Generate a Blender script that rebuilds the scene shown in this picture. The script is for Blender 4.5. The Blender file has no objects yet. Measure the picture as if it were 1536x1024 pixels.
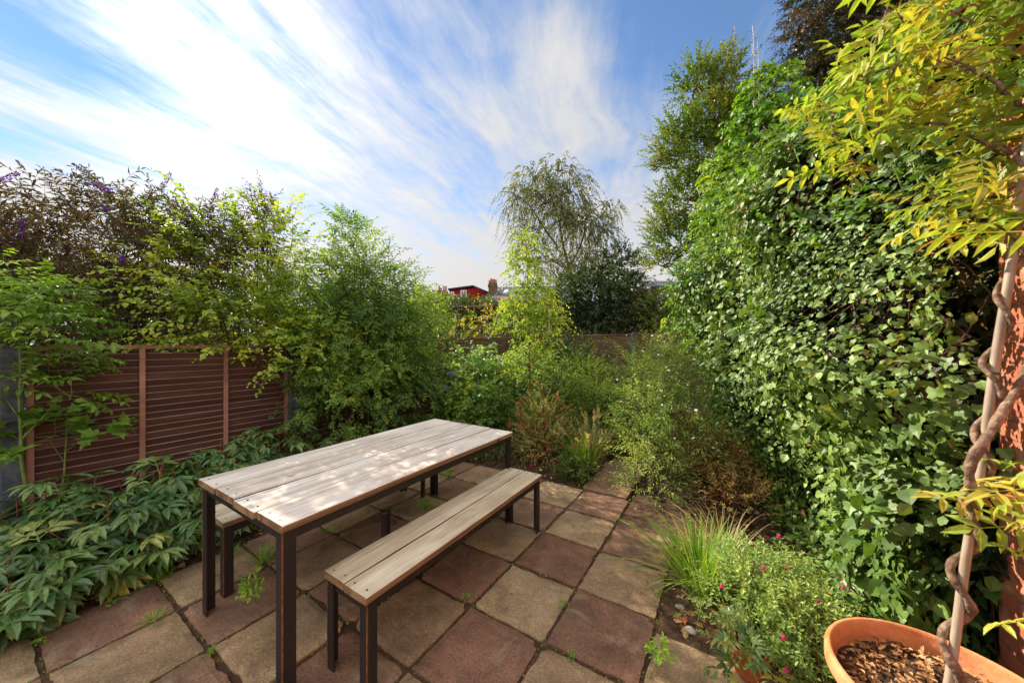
EXPOSURE = 1.2; SUN_E = 5.0; SKY_STR = .085; SKY_SAT = 1.05; CLOUD_STR = .335; OVERHEAD_FILL = .55
import bpy, math, random
import numpy as np
from mathutils import Vector, Matrix

C = bpy.context.scene
COL = C.collection
R = math.radians
F, CXP, CYP, CAMH = 512.0, 768.0, 516.0, 1.5
TH = R(32.2)
FW = np.array([-math.sin(TH), math.cos(TH), 0.0])
RT = np.array([math.cos(TH), math.sin(TH), 0.0])

def at(px, py, d):
    """real point at depth d metres from the viewpoint, in the direction measured off the photograph"""
    p = FW * d + RT * ((px - CXP) / F * d)
    return np.array([p[0], p[1], CAMH - (py - CYP) / F * d])

def gnd(px, py, z=0.0):
    return at(px, py, (CAMH - z) * F / (py - CYP))

# ---------------------------------------------------------------- objects
def tag(o, label=None, cat=None, group=None, kind=None):
    if label: o['label'] = label
    if cat: o['category'] = cat
    if group: o['group'] = group
    if kind: o['kind'] = kind
    return o

def empty(name, loc, label, cat, group=None, rz=0):
    o = bpy.data.objects.new(name, None)
    COL.objects.link(o)
    o.location = tuple(float(v) for v in loc)
    o.rotation_euler = (0, 0, rz)
    o.empty_display_size = .1
    return tag(o, label, cat, group)

class Geo:
    def __init__(s):
        s.v = []; s.t = []; s.q = []; s.tm = []; s.qm = []; s.r = []; s.n = 0
    def add(s, V, tris=None, quads=None, rnd=0.5, mi=0):
        V = np.asarray(V, dtype=np.float64).reshape(-1, 3)
        s.v.append(V)
        s.r.append(np.broadcast_to(np.asarray(rnd, dtype=np.float64), (len(V),)))
        if tris is not None and len(tris):
            t = np.asarray(tris, dtype=np.int64).reshape(-1, 3); s.t.append(t + s.n); s.tm.append(np.full(len(t), mi))
        if quads is not None and len(quads):
            q = np.asarray(quads, dtype=np.int64).reshape(-1, 4); s.q.append(q + s.n); s.qm.append(np.full(len(q), mi))
        s.n += len(V)
        return s
    def build(s, name, mats, parent=None, smooth=False, origin=None):
        if not s.v: return None
        me = bpy.data.meshes.new(name)
        V = np.concatenate(s.v) if s.v else np.zeros((0, 3))
        if origin is not None:
            V = V - np.asarray(origin)
        t = np.concatenate(s.t) if s.t else np.zeros((0, 3), int)
        q = np.concatenate(s.q) if s.q else np.zeros((0, 4), int)
        me.vertices.add(len(V)); me.vertices.foreach_set('co', V.astype(np.float32).ravel())
        loops = np.concatenate([t.ravel(), q.ravel()]).astype(np.int32)
        me.loops.add(len(loops)); me.loops.foreach_set('vertex_index', loops)
        nf = len(t) + len(q)
        me.polygons.add(nf)
        st = np.concatenate([np.arange(len(t)) * 3, len(t) * 3 + np.arange(len(q)) * 4]).astype(np.int32)
        me.polygons.foreach_set('loop_start', st)
        mi = np.concatenate([np.concatenate(s.tm) if s.tm else np.zeros(0, int), np.concatenate(s.qm) if s.qm else np.zeros(0, int)])
        me.polygons.foreach_set('material_index', mi.astype(np.int32))
        me.polygons.foreach_set('use_smooth', np.full(nf, bool(smooth)))
        a = me.attributes.new('rnd', 'FLOAT', 'POINT')
        a.data.foreach_set('value', np.concatenate(s.r).astype(np.float32))
        me.update(calc_edges=True)
        if not isinstance(mats, (list, tuple)): mats = [mats]
        for m in mats: me.materials.append(m)
        o = bpy.data.objects.new(name, me)
        COL.objects.link(o)
        if parent is not None: o.parent = parent
        elif origin is not None: o.location = tuple(float(v) for v in origin)
        return o

BOXQ = [(0, 3, 2, 1), (4, 5, 6, 7), (0, 1, 5, 4), (1, 2, 6, 5), (2, 3, 7, 6), (3, 0, 4, 7)]
def box(g, x0, x1, y0, y1, z0, z1, bev=0.0, rnd=.5, mi=0, rot=None, piv=None, topmi=None):
    """box, optionally with chamfered top and side edges"""
    if bev <= 0:
        V = np.array([(x0, y0, z0), (x1, y0, z0), (x1, y1, z0), (x0, y1, z0), (x0, y0, z1), (x1, y0, z1), (x1, y1, z1), (x0, y1, z1)], float)
        Q = BOXQ
        if rot is not None: V = (V - piv) @ rot.T + piv
        if topmi is None: g.add(V, quads=Q, rnd=rnd, mi=mi)
        else:
            g.add(V, quads=[Q[1]], rnd=rnd, mi=topmi); g.add(V, quads=[Q[0]] + Q[2:], rnd=rnd, mi=mi)
        return
    b = bev
    def ring(x0, x1, y0, y1, z, c):
        return [(x0 + c, y0, z), (x1 - c, y0, z), (x1, y0 + c, z), (x1, y1 - c, z), (x1 - c, y1, z), (x0 + c, y1, z), (x0, y1 - c, z), (x0, y0 + c, z)]
    rings = [ring(x0 + b, x1 - b, y0 + b, y1 - b, z0, b * .5), ring(x0, x1, y0, y1, z0 + b, b), ring(x0, x1, y0, y1, z1 - b, b), ring(x0 + b, x1 - b, y0 + b, y1 - b, z1, b * .5)]
    V = np.array(sum(rings, []), float)
    side = []; top = []
    for k in range(3):
        for i in range(8):
            j = (i + 1) % 8
            (top if k == 2 else side).append((k * 8 + i, k * 8 + j, k * 8 + 8 + j, k * 8 + 8 + i))
    top += [(24, 25, 26, 27), (24, 27, 28, 31), (28, 29, 30, 31)]
    side += [(3, 2, 1, 0), (7, 4, 3, 0), (7, 6, 5, 4)]
    if rot is not None: V = (V - piv) @ rot.T + piv
    g.add(V, quads=side, rnd=rnd, mi=mi); g.add(V, quads=top, rnd=rnd, mi=mi if topmi is None else topmi)

def tubes(g, P, rad, sides=5, rnd=.5, mi=0, caps=False):
    """P: (M,K,3) polylines, rad: (M,K) or (K,)"""
    P = np.asarray(P, float)
    if P.ndim == 2: P = P[None]
    M, K, _ = P.shape
    rad = np.broadcast_to(np.asarray(rad, float), (M, K))
    T = np.gradient(P, axis=1)
    T /= np.linalg.norm(T, axis=2, keepdims=True) + 1e-9
    ref = np.zeros((M, 1, 3)); mean = np.abs(T.mean(axis=1))
    ref[np.arange(M), 0, np.argmin(mean, axis=1)] = 1
    U = np.cross(T, ref); U /= np.linalg.norm(U, axis=2, keepdims=True) + 1e-9
    W = np.cross(T, U)
    a = np.arange(sides) / sides * 2 * np.pi
    V = P[:, :, None, :] + rad[:, :, None, None] * (np.cos(a)[None, None, :, None] * U[:, :, None, :] + np.sin(a)[None, None, :, None] * W[:, :, None, :])
    idx = np.arange(M * K * sides).reshape(M, K, sides)
    a0 = idx[:, :-1, :]; a1 = idx[:, 1:, :]
    b0 = np.roll(a0, -1, axis=2); b1 = np.roll(a1, -1, axis=2)
    Q = np.stack([a0, b0, b1, a1], axis=-1).reshape(-1, 4)
    rr = np.broadcast_to(np.asarray(rnd, float).reshape(-1, 1) if np.ndim(rnd) else np.full((M, 1), rnd), (M, K * sides)).ravel()
    tr = None
    if caps:
        tr = []
        for m in range(M):
            for kk, s_ in ((0, 1), (K - 1, -1)):
                for i in range(1, sides - 1):
                    t_ = (idx[m, kk, 0], idx[m, kk, i + 1], idx[m, kk, i])
                    tr.append(t_ if s_ > 0 else t_[::-1])
    g.add(V.reshape(-1, 3), quads=Q, tris=tr, rnd=rr, mi=mi)

def lathe(g, prof, cx=0, cy=0, n=48, rnd=.5, mi=0, wob=None):
    a = np.arange(n) / n * 2 * np.pi
    pr = np.array(prof, float)
    V = np.stack([cx + pr[:, 0:1] * np.cos(a), cy + pr[:, 0:1] * np.sin(a), np.repeat(pr[:, 1:2], n, 1)], -1)
    if wob is not None: V += wob(V)
    idx = np.arange(len(pr) * n).reshape(len(pr), n)
    Q = np.stack([idx[:-1], np.roll(idx[:-1], -1, 1), np.roll(idx[1:], -1, 1), idx[1:]], -1).reshape(-1, 4)
    g.add(V.reshape(-1, 3), quads=Q, rnd=rnd, mi=mi)

def unit(v): return v / (np.linalg.norm(v, axis=-1, keepdims=True) + 1e-9)

# ---------------------------------------------------------------- leaf templates (x along, y across, z up)
def leaflet(w=.5, fold=.12, curl=-.15, tip=1.0):
    V = [(0, 0, 0), (.3, w * .5, fold * w), (.68, w * .40, fold * w + curl * .4), (tip, 0, curl), (.68, -w * .40, fold * w + curl * .4), (.3, -w * .5, fold * w), (.3, 0, 0), (.68, 0, curl * .35)]
    return np.array(V, float), np.array([(0, 6, 1), (7, 3, 2), (0, 5, 6), (7, 4, 3)]), np.array([(6, 7, 2, 1), (5, 4, 7, 6)])

def leaf2(w=.5, fold=.15, curl=-.1):
    V = [(0, 0, 0), (.45, w * .5, fold * w), (1, 0, curl), (.45, -w * .5, fold * w)]
    return np.array(V, float), np.array([(0, 2, 1), (0, 3, 2)]), np.zeros((0, 4), int)

def ivy_leaf(curl=-.12, lob=1.0):
    pts = [(0, 0), (-.12, .28), (.12, .50 * lob), (.32, .30), (.52, .42 * lob), (.62, .17), (1, 0)]
    up = [(x, y, .06 * abs(y) * 2 + curl * x * x) for x, y in pts]
    dn = [(x, -y, z) for x, y, z in up[1:-1]]
    V = up + dn[::-1] + [(.35, 0, -.02)]
    n = len(V) - 1
    T = [(n, (i + 1) % n, i) for i in range(n)]
    return np.array(V, float), np.array(T), np.zeros((0, 4), int)

def comp(parts):
    """join templates: list of (template, scale, azimuth, (x,y,z), pitch)"""
    Vs, Ts, Qs, n = [], [], [], 0
    for (V, T, Q), s, az, off, pit in parts:
        c, si = math.cos(az), math.sin(az); cp, sp = math.cos(pit), math.sin(pit)
        W = V * s
        W = np.stack([W[:, 0] * cp + W[:, 2] * sp, W[:, 1], -W[:, 0] * sp + W[:, 2] * cp], -1)
        W = np.stack([W[:, 0] * c - W[:, 1] * si, W[:, 0] * si + W[:, 1] * c, W[:, 2]], -1) + np.array(off)
        Vs.append(W); Ts.append(T + n); Qs.append(Q + n); n += len(W)
    return np.concatenate(Vs), np.concatenate(Ts), np.concatenate(Qs)

def strip(w=.01, L=1.0, z0=0):   # thin stalk of a compound leaf
    V = [(0, w, z0), (0, -w, z0), (L, -w * .6, z0), (L, w * .6, z0)]
    return np.array(V, float), np.zeros((0, 3), int), np.array([(0, 1, 2, 3)])

def pinnate(n=5, w=.36, ll=.33, rng=random.Random(3), droop=.2):
    P = [(strip(.008), 1, 0, (0, 0, 0), .0)]
    for i in range(n):
        x = .22 + .68 * i / max(1, n - 1)
        s = ll * (1 - .25 * abs(i - n * .45) / n)
        for sg in (-1, 1):
            P.append((leaflet(w, .2, -.2), s, sg * R(62 + rng.uniform(-9, 9)), (x, 0, 0), droop + rng.uniform(-.15, .25)))
    P.append((leaflet(w, .2, -.2), ll, 0, (.97, 0, 0), droop))
    return comp(P)

def peony_tmpl(rng):
    P = [(strip(.012, .42), 1, 0, (0, 0, 0), 0)]
    for az in (-58, 0, 58):
        az = R(az + rng.uniform(-8, 8)); L = .16 if az else .2
        c, s = math.cos(az), math.sin(az)
        bx = .40
        P.append((strip(.010, L), 1, az, (bx, 0, 0), 0))
        ex, ey = bx + L * c, L * s
        for a2 in (-40, 0, 40):
            P.append((leaflet(.34, .25, -.22), rng.uniform(.30, .42) * (1.12 if a2 == 0 else .92), az + R(a2 + rng.uniform(-8, 8)), (ex, ey, 0), rng.uniform(.05, .5)))
    return comp(P)

def trifol(w=.75):
    rg = random.Random(5)
    return comp([(strip(.012, .4), 1, 0, (0, 0, 0), 0), (leaflet(w, .18, -.2), .62, 0, (.4, 0, 0), .1), (leaflet(w, .18, -.2), .5, R(75), (.36, 0, 0), .25), (leaflet(w, .18, -.2), .5, R(-75), (.36, 0, 0), .25)])

def place(g, tm, P, X, N, S, rnd, mi=0):
    V, T, Q = tm
    P = np.asarray(P, float); n = len(P)
    if n == 0: return
    X = unit(X); Y = unit(np.cross(N, X)); Z = np.cross(X, Y)
    S = np.broadcast_to(np.asarray(S, float), (n,))
    W = P[:, None, :] + S[:, None, None] * (V[None, :, 0:1] * X[:, None] + V[None, :, 1:2] * Y[:, None] + V[None, :, 2:3] * Z[:, None])
    k = len(V); off = (np.arange(n) * k)[:, None, None]
    tr = (T[None] + off).reshape(-1, 3) if len(T) else None
    qd = (Q[None] + off).reshape(-1, 4) if len(Q) else None
    g.add(W.reshape(-1, 3), tris=tr, quads=qd, rnd=np.repeat(np.broadcast_to(rnd, (n,)), k), mi=mi)

# ---------------------------------------------------------------- materials
def lin(h):
    h = h.lstrip('#')
    c = [int(h[i:i + 2], 16) / 255 for i in (0, 2, 4)]
    return tuple((x / 12.92 if x <= .04045 else ((x + .055) / 1.055) ** 2.4) for x in c) + (1,)

def newmat(name):
    m = bpy.data.materials.new(name); m.use_nodes = True
    nt = m.node_tree; nt.nodes.clear()
    out = nt.nodes.new('ShaderNodeOutputMaterial')
    return m, nt, out

def N_(nt, typ, **kw):
    n = nt.nodes.new(typ)
    for k, v in kw.items():
        if k in ('ins',):
            for kk, vv in v.items(): n.inputs[kk].default_value = vv
        else: setattr(n, k, v)
    return n

def ramp(nt, stops, src=None, interp='LINEAR'):
    n = nt.nodes.new('ShaderNodeValToRGB'); e = n.color_ramp.elements
    n.color_ramp.interpolation = interp
    while len(e) < len(stops): e.new(.5)
    for i, (p, c) in enumerate(stops):
        e[i].position = p; e[i].color = c if len(c) == 4 else tuple(c) + (1,)
    if src is not None: nt.links.new(src, n.inputs[0])
    return n

def leafmat(name, cols, trans=.4, rough=.5, tcol=(1.25, 1.3, .45), noise=60, spec=.35, warm=(1.32, 1.2, .92)):
    m, nt, out = newmat(name); L = nt.links.new
    a = N_(nt, 'ShaderNodeAttribute', attribute_name='rnd')
    n = len(cols)
    rp = ramp(nt, [((i + .0) / max(1, n - 1), (c[0] * warm[0], c[1] * warm[1], c[2] * warm[2], 1)) for i, c in enumerate(cols)], a.outputs['Fac'])
    tc = N_(nt, 'ShaderNodeTexCoord'); nz = N_(nt, 'ShaderNodeTexNoise', ins={'Scale': noise, 'Detail': 2.0})
    L(tc.outputs['Object'], nz.inputs['Vector'])
    mr = N_(nt, 'ShaderNodeMapRange', ins={1: .3, 2: .7, 3: .72, 4: 1.25}); L(nz.outputs['Fac'], mr.inputs[0])
    mx = N_(nt, 'ShaderNodeVectorMath', operation='SCALE'); L(rp.outputs['Color'], mx.inputs[0]); L(mr.outputs[0], mx.inputs['Scale'])
    p = N_(nt, 'ShaderNodeBsdfPrincipled', ins={'Roughness': rough, 'Specular IOR Level': spec})
    L(mx.outputs[0], p.inputs['Base Color'])
    t = N_(nt, 'ShaderNodeBsdfTranslucent')
    m2 = N_(nt, 'ShaderNodeVectorMath', operation='MULTIPLY'); m2.inputs[1].default_value = tcol
    L(mx.outputs[0], m2.inputs[0]); L(m2.outputs[0], t.inputs['Color'])
    ms = N_(nt, 'ShaderNodeMixShader', ins={0: trans}); L(p.outputs[0], ms.inputs[1]); L(t.outputs[0], ms.inputs[2])
    L(ms.outputs[0], out.inputs[0])
    return m

def noisemat(name, cols, scale=8, detail=6, rough=.85, bump=.3, bscale=None, stretch=(1, 1, 1), spec=.3, metal=0, coord='Object', dist=0.0, var=0.0):
    m, nt, out = newmat(name); L = nt.links.new
    tc = N_(nt, 'ShaderNodeTexCoord'); mp = N_(nt, 'ShaderNodeMapping'); mp.inputs['Scale'].default_value = stretch
    L(tc.outputs[coord], mp.inputs[0])
    nz = N_(nt, 'ShaderNodeTexNoise', ins={'Scale': scale, 'Detail': detail, 'Roughness': .65, 'Distortion': dist}); L(mp.outputs[0], nz.inputs['Vector'])
    n = len(cols)
    rp = ramp(nt, [(.28 + .44 * i / max(1, n - 1), c) for i, c in enumerate(cols)], nz.outputs['Fac'])
    p = N_(nt, 'ShaderNodeBsdfPrincipled', ins={'Roughness': rough, 'Specular IOR Level': spec, 'Metallic': metal})
    if var:
        at_ = N_(nt, 'ShaderNodeAttribute', attribute_name='rnd'); mr_ = N_(nt, 'ShaderNodeMapRange', ins={3: 1 - var, 4: 1 + var}); L(at_.outputs['Fac'], mr_.inputs[0])
        vs = N_(nt, 'ShaderNodeVectorMath', operation='SCALE'); L(rp.outputs['Color'], vs.inputs[0]); L(mr_.outputs[0], vs.inputs['Scale']); L(vs.outputs[0], p.inputs['Base Color'])
    else: L(rp.outputs['Color'], p.inputs['Base Color'])
    if bump:
        n2 = N_(nt, 'ShaderNodeTexNoise', ins={'Scale': bscale or scale * 4, 'Detail': 5.0}); L(mp.outputs[0], n2.inputs['Vector'])
        b = N_(nt, 'ShaderNodeBump', ins={'Strength': bump, 'Distance': .01}); L(n2.outputs['Fac'], b.inputs['Height']); L(b.outputs[0], p.inputs['Normal'])
    L(p.outputs[0], out.inputs[0])
    return m
# ================================================================ camera, light, sky
cam = bpy.data.cameras.new('camera'); cam_o = bpy.data.objects.new('camera', cam); COL.objects.link(cam_o)
cam_o.location = (0, 0, CAMH); cam_o.rotation_euler = (R(90), 0, TH)
cam.sensor_width = 36; cam.lens = 12.0; cam.shift_y = 4 / 1536; cam.clip_start = .05; cam.clip_end = 1000
cam.dof.use_dof = True; cam.dof.focus_distance = 3.2; cam.dof.aperture_fstop = 3.0
C.camera = cam_o
C.view_settings.view_transform = 'Standard'; C.view_settings.look = 'None'; C.view_settings.gamma = 1
C.view_settings.exposure = EXPOSURE
C.cycles.max_bounces = 7; C.cycles.diffuse_bounces = 4; C.cycles.glossy_bounces = 2; C.cycles.transmission_bounces = 5; C.cycles.transparent_max_bounces = 6
C.cycles.sample_clamp_indirect = 6
C.cycles.use_denoising = True

SUN = unit(FW * 1 + RT * (-.955) + np.array([0, 0, .93]))
elev = math.asin(SUN[2])
sl = bpy.data.lights.new('sun', 'SUN'); sl.energy = SUN_E; sl.angle = R(.53); sl.color = (1, .90, .74)
so = bpy.data.objects.new('sun', sl); COL.objects.link(so)
so.rotation_euler = Vector(SUN).to_track_quat('Z', 'Y').to_euler(); so.location = (-6, 2, 8)

W = bpy.data.worlds.new('World'); C.world = W; W.use_nodes = True
nt = W.node_tree; nt.nodes.clear(); L = nt.links.new
def mth(op, a, b=None, c=None, clamp=False):
    n = nt.nodes.new('ShaderNodeMath'); n.operation = op; n.use_clamp = clamp
    for i, v in enumerate((a, b, c)):
        if v is None: continue
        if isinstance(v, (int, float)): n.inputs[i].default_value = v
        else: L(v, n.inputs[i])
    return n.outputs[0]
tc = N_(nt, 'ShaderNodeTexCoord')
def dot(v):
    n = N_(nt, 'ShaderNodeVectorMath', operation='DOT_PRODUCT'); L(tc.outputs['Generated'], n.inputs[0]); n.inputs[1].default_value = tuple(v)
    return n.outputs['Value']
zz = mth('MAXIMUM', dot((0, 0, 1)), .02)
lx = mth('DIVIDE', dot(RT), zz); fy = mth('DIVIDE', dot(FW), zz)
# cirrus: noise in the cloud layer's plane, combed along the direction of the upper wind
WD = .26
xs = mth('SUBTRACT', lx, mth('MULTIPLY', fy, WD))
def comb(a, b, c=0.0):
    n = N_(nt, 'ShaderNodeCombineXYZ')
    for i, v in enumerate((a, b, c)):
        if isinstance(v, (int, float)): n.inputs[i].default_value = v
        else: L(v, n.inputs[i])
    return n.outputs[0]
def noise(vec, scale, detail=6, rough=.6, dist=0.0):
    n = N_(nt, 'ShaderNodeTexNoise', ins={'Scale': scale, 'Detail': detail, 'Roughness': rough, 'Distortion': dist}); L(vec, n.inputs['Vector'])
    return n.outputs['Fac']
warp = noise(comb(lx, fy, 3.1), 1.3, 3, .5)
xw = mth('ADD', xs, mth('MULTIPLY', mth('SUBTRACT', warp, .5), .34))
st1 = noise(comb(mth('MULTIPLY', xw, 2.6), mth('MULTIPLY', fy, .62), 1.7), 1.5, 10, .66, .3)
st2 = noise(comb(mth('MULTIPLY', xw, 7.0), mth('MULTIPLY', fy, 1.5), 5.2), 1.6, 9, .7, .35)
puff = noise(comb(lx, fy, 9.0), 2.2, 9, .62, .1)
def gauss(px, py, sx, sy, amp):
    """bank of cloud (or clear gap) at its place in the cloud layer"""
    up = (CYP - py) / F; gx = (px - CXP) / F / up; gy = 1 / up
    dx = mth('DIVIDE', mth('SUBTRACT', lx, gx), sx); dy = mth('DIVIDE', mth('SUBTRACT', fy, gy), sy)
    e = mth('EXPONENT', mth('MULTIPLY', mth('ADD', mth('MULTIPLY', dx, dx), mth('MULTIPLY', dy, dy)), -1.0))
    return mth('MULTIPLY', e, amp)
cov = None
for g_ in [(285, 75, .30, .32, .42), (200, 190, .5, .4, .25), (420, 200, .5, .35, .25), (855, 110, .17, .30, .50), (800, 60, .16, .2, .3), (930, 180, .3, .3, .25), (470, 30, .10, .35, .30), (730, 180, .14, .22, .22),
           (40, 60, .45, .38, -.8), (0, 205, .30, .2, -.8), (420, 60, .06, .16, -.36), (1090, 40, .40, .35, -.60), (985, 10, .22, .25, -.35), (600, 60, .16, .3, -.05), (1150, 150, .3, .3, -.3)]:
    v = gauss(*g_); cov = v if cov is None else mth('ADD', cov, v)
hz = mth('POWER', mth('SUBTRACT', 1.0, mth('MINIMUM', mth('MAXIMUM', dot((0, 0, 1)), 0.0), 1.0)), 3.2)   # thicker veil towards the horizon
dens = mth('ADD', mth('ADD', cov, mth('MULTIPLY', hz, 1.9)), .14)
dens = mth('ADD', dens, mth('MULTIPLY', mth('SUBTRACT', st1, .5), 1.7))
dens = mth('ADD', dens, mth('MULTIPLY', mth('SUBTRACT', st2, .5), .75))
dens = mth('ADD', dens, mth('MULTIPLY', mth('SUBTRACT', puff, .5), 1.25))
mr = N_(nt, 'ShaderNodeMapRange', interpolation_type='SMOOTHSTEP', ins={1: -.38, 2: 1.1, 3: 0.0, 4: 1.0}); L(dens, mr.inputs[0])
sd = mth('MAXIMUM', dot(SUN), 0.0)
glow = mth('MULTIPLY', mth('POWER', sd, 60.0), .42)
glow2 = mth('MULTIPLY', mth('POWER', sd, 8.0), .14)
sky = N_(nt, 'ShaderNodeTexSky', sky_type='NISHITA', sun_disc=False, sun_elevation=elev, sun_rotation=math.atan2(SUN[0], SUN[1]), altitude=0, air_density=1.0, dust_density=0.0, ozone_density=3.0)
hs = N_(nt, 'ShaderNodeHueSaturation', ins={'Saturation': SKY_SAT, 'Value': 1.0}); L(sky.outputs[0], hs.inputs['Color'])
bg1 = N_(nt, 'ShaderNodeBackground', ins={'Strength': SKY_STR}); L(hs.outputs[0], bg1.inputs[0])
bg2 = N_(nt, 'ShaderNodeBackground'); 
cc = ramp(nt, [(0.0, (.84, .87, .95, 1)), (1.0, (1.0, .985, .965, 1))], mr.outputs[0]); L(cc.outputs[0], bg2.inputs[0])
over = dot(unit(-FW * .6 + np.array([0, 0, .8])))          # bright cloud added overhead and behind, out of view, to lift the shade
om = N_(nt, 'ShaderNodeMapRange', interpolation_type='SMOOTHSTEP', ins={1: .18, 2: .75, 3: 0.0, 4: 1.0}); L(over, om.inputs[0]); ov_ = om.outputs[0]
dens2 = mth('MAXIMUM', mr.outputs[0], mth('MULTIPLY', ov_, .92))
L(mth('ADD', mth('ADD', mth('MULTIPLY_ADD', ov_, OVERHEAD_FILL, CLOUD_STR), glow), glow2), bg2.inputs[1])
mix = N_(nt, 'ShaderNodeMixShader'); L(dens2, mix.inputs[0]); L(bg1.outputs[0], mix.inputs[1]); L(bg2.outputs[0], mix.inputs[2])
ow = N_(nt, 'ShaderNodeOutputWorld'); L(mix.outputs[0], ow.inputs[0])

# ================================================================ materials
def slab_material():
    m, nt, out = newmat('concrete_paving'); L = nt.links.new
    a = N_(nt, 'ShaderNodeAttribute', attribute_name='rnd')
    base = ramp(nt, [(0, lin('#74533f')), (.25, lin('#7f5d49')), (.45, lin('#896a53')), (.55, lin('#866c52')), (.8, lin('#93795a')), (1, lin('#a08866'))], a.outputs['Fac'])
    geo = N_(nt, 'ShaderNodeNewGeometry')
    n1 = N_(nt, 'ShaderNodeTexNoise', ins={'Scale': 5.0, 'Detail': 8.0, 'Roughness': .7, 'Distortion': .4}); L(geo.outputs['Position'], n1.inputs['Vector'])
    r1 = ramp(nt, [(.3, (.52, .5, .48, 1)), (.5, (.95, .93, .9, 1)), (.7, (1.35, 1.32, 1.25, 1))], n1.outputs['Fac'])
    n2 = N_(nt, 'ShaderNodeTexNoise', ins={'Scale': 90.0, 'Detail': 4.0, 'Roughness': .7}); L(geo.outputs['Position'], n2.inputs['Vector'])
    r2 = ramp(nt, [(.3, (.55, .53, .52, 1)), (.5, (1, 1, 1, 1)), (.68, (1.45, 1.42, 1.36, 1))], n2.outputs['Fac'])
    v = N_(nt, 'ShaderNodeTexVoronoi', ins={'Scale': 75.0, 'Randomness': 1.0}); L(geo.outputs['Position'], v.inputs['Vector'])
    r3 = ramp(nt, [(0.0, (1, 1, 1, 1)), (.10, (1, 1, 1, 1)), (.16, (0, 0, 0, 1))], v.outputs['Distance'])
    nv = N_(nt, 'ShaderNodeTexNoise', ins={'Scale': 14.0, 'Detail': 3.0}); L(geo.outputs['Position'], nv.inputs['Vector'])
    gate = N_(nt, 'ShaderNodeMath', operation='MULTIPLY'); L(r3.outputs[0], gate.inputs[0])
    rg = ramp(nt, [(.5, (0, 0, 0, 1)), (.62, (.8, .8, .8, 1))], nv.outputs['Fac']); L(rg.outputs[0], gate.inputs[1])
    m1 = N_(nt, 'ShaderNodeVectorMath', operation='MULTIPLY'); L(base.outputs[0], m1.inputs[0]); L(r1.outputs[0], m1.inputs[1])
    m2 = N_(nt, 'ShaderNodeVectorMath', operation='MULTIPLY'); L(m1.outputs[0], m2.inputs[0]); L(r2.outputs[0], m2.inputs[1])
    mx = N_(nt, 'ShaderNodeMix', data_type='RGBA'); L(gate.outputs[0], mx.inputs['Factor']); L(m2.outputs[0], mx.inputs['A']); mx.inputs['B'].default_value = lin('#c8bba4')
    # lichen and moss stains
    n4 = N_(nt, 'ShaderNodeTexNoise', ins={'Scale': 2.1, 'Detail': 6.0, 'Roughness': .6}); L(geo.outputs['Position'], n4.inputs['Vector'])
    r4 = ramp(nt, [(.45, (0, 0, 0, 1)), (.7, (.6, .6, .6, 1))], n4.outputs['Fac'])
    mx2 = N_(nt, 'ShaderNodeMix', data_type='RGBA'); L(r4.outputs[0], mx2.inputs['Factor']); L(mx.outputs['Result'], mx2.inputs['A']); mx2.inputs['B'].default_value = lin('#6a5440')
    p = N_(nt, 'ShaderNodeBsdfPrincipled', ins={'Roughness': .82, 'Specular IOR Level': .3}); L(mx2.outputs['Result'], p.inputs['Base Color'])
    n6 = N_(nt, 'ShaderNodeTexNoise', ins={'Scale': 3.4, 'Detail': 7.0, 'Roughness': .65, 'Distortion': .8}); L(geo.outputs['Position'], n6.inputs['Vector'])
    r6 = ramp(nt, [(.56, (0, 0, 0, 1)), (.66, (.5, .5, .5, 1))], n6.outputs['Fac'])
    mx3 = N_(nt, 'ShaderNodeMix', data_type='RGBA'); L(r6.outputs[0], mx3.inputs['Factor']); L(mx2.outputs['Result'], mx3.inputs['A']); mx3.inputs['B'].default_value = lin('#9a8a70'); L(mx3.outputs['Result'], p.inputs['Base Color'])
    ad = N_(nt, 'ShaderNodeMath', operation='MULTIPLY_ADD', ins={1: .35}); L(n2.outputs['Fac'], ad.inputs[0]); L(n1.outputs['Fac'], ad.inputs[2])
    n5 = N_(nt, 'ShaderNodeTexNoise', ins={'Scale': 22.0, 'Detail': 6.0, 'Roughness': .6, 'Distortion': .6}); L(geo.outputs['Position'], n5.inputs['Vector'])
    ad2 = N_(nt, 'ShaderNodeMath', operation='MULTIPLY_ADD', ins={1: .8}); L(n5.outputs['Fac'], ad2.inputs[0]); L(ad.outputs[0], ad2.inputs[2])
    b = N_(nt, 'ShaderNodeBump', ins={'Strength': .75, 'Distance': .008}); L(ad2.outputs[0], b.inputs['Height']); L(b.outputs[0], p.inputs['Normal'])
    L(p.outputs[0], out.inputs[0]); return m

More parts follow.
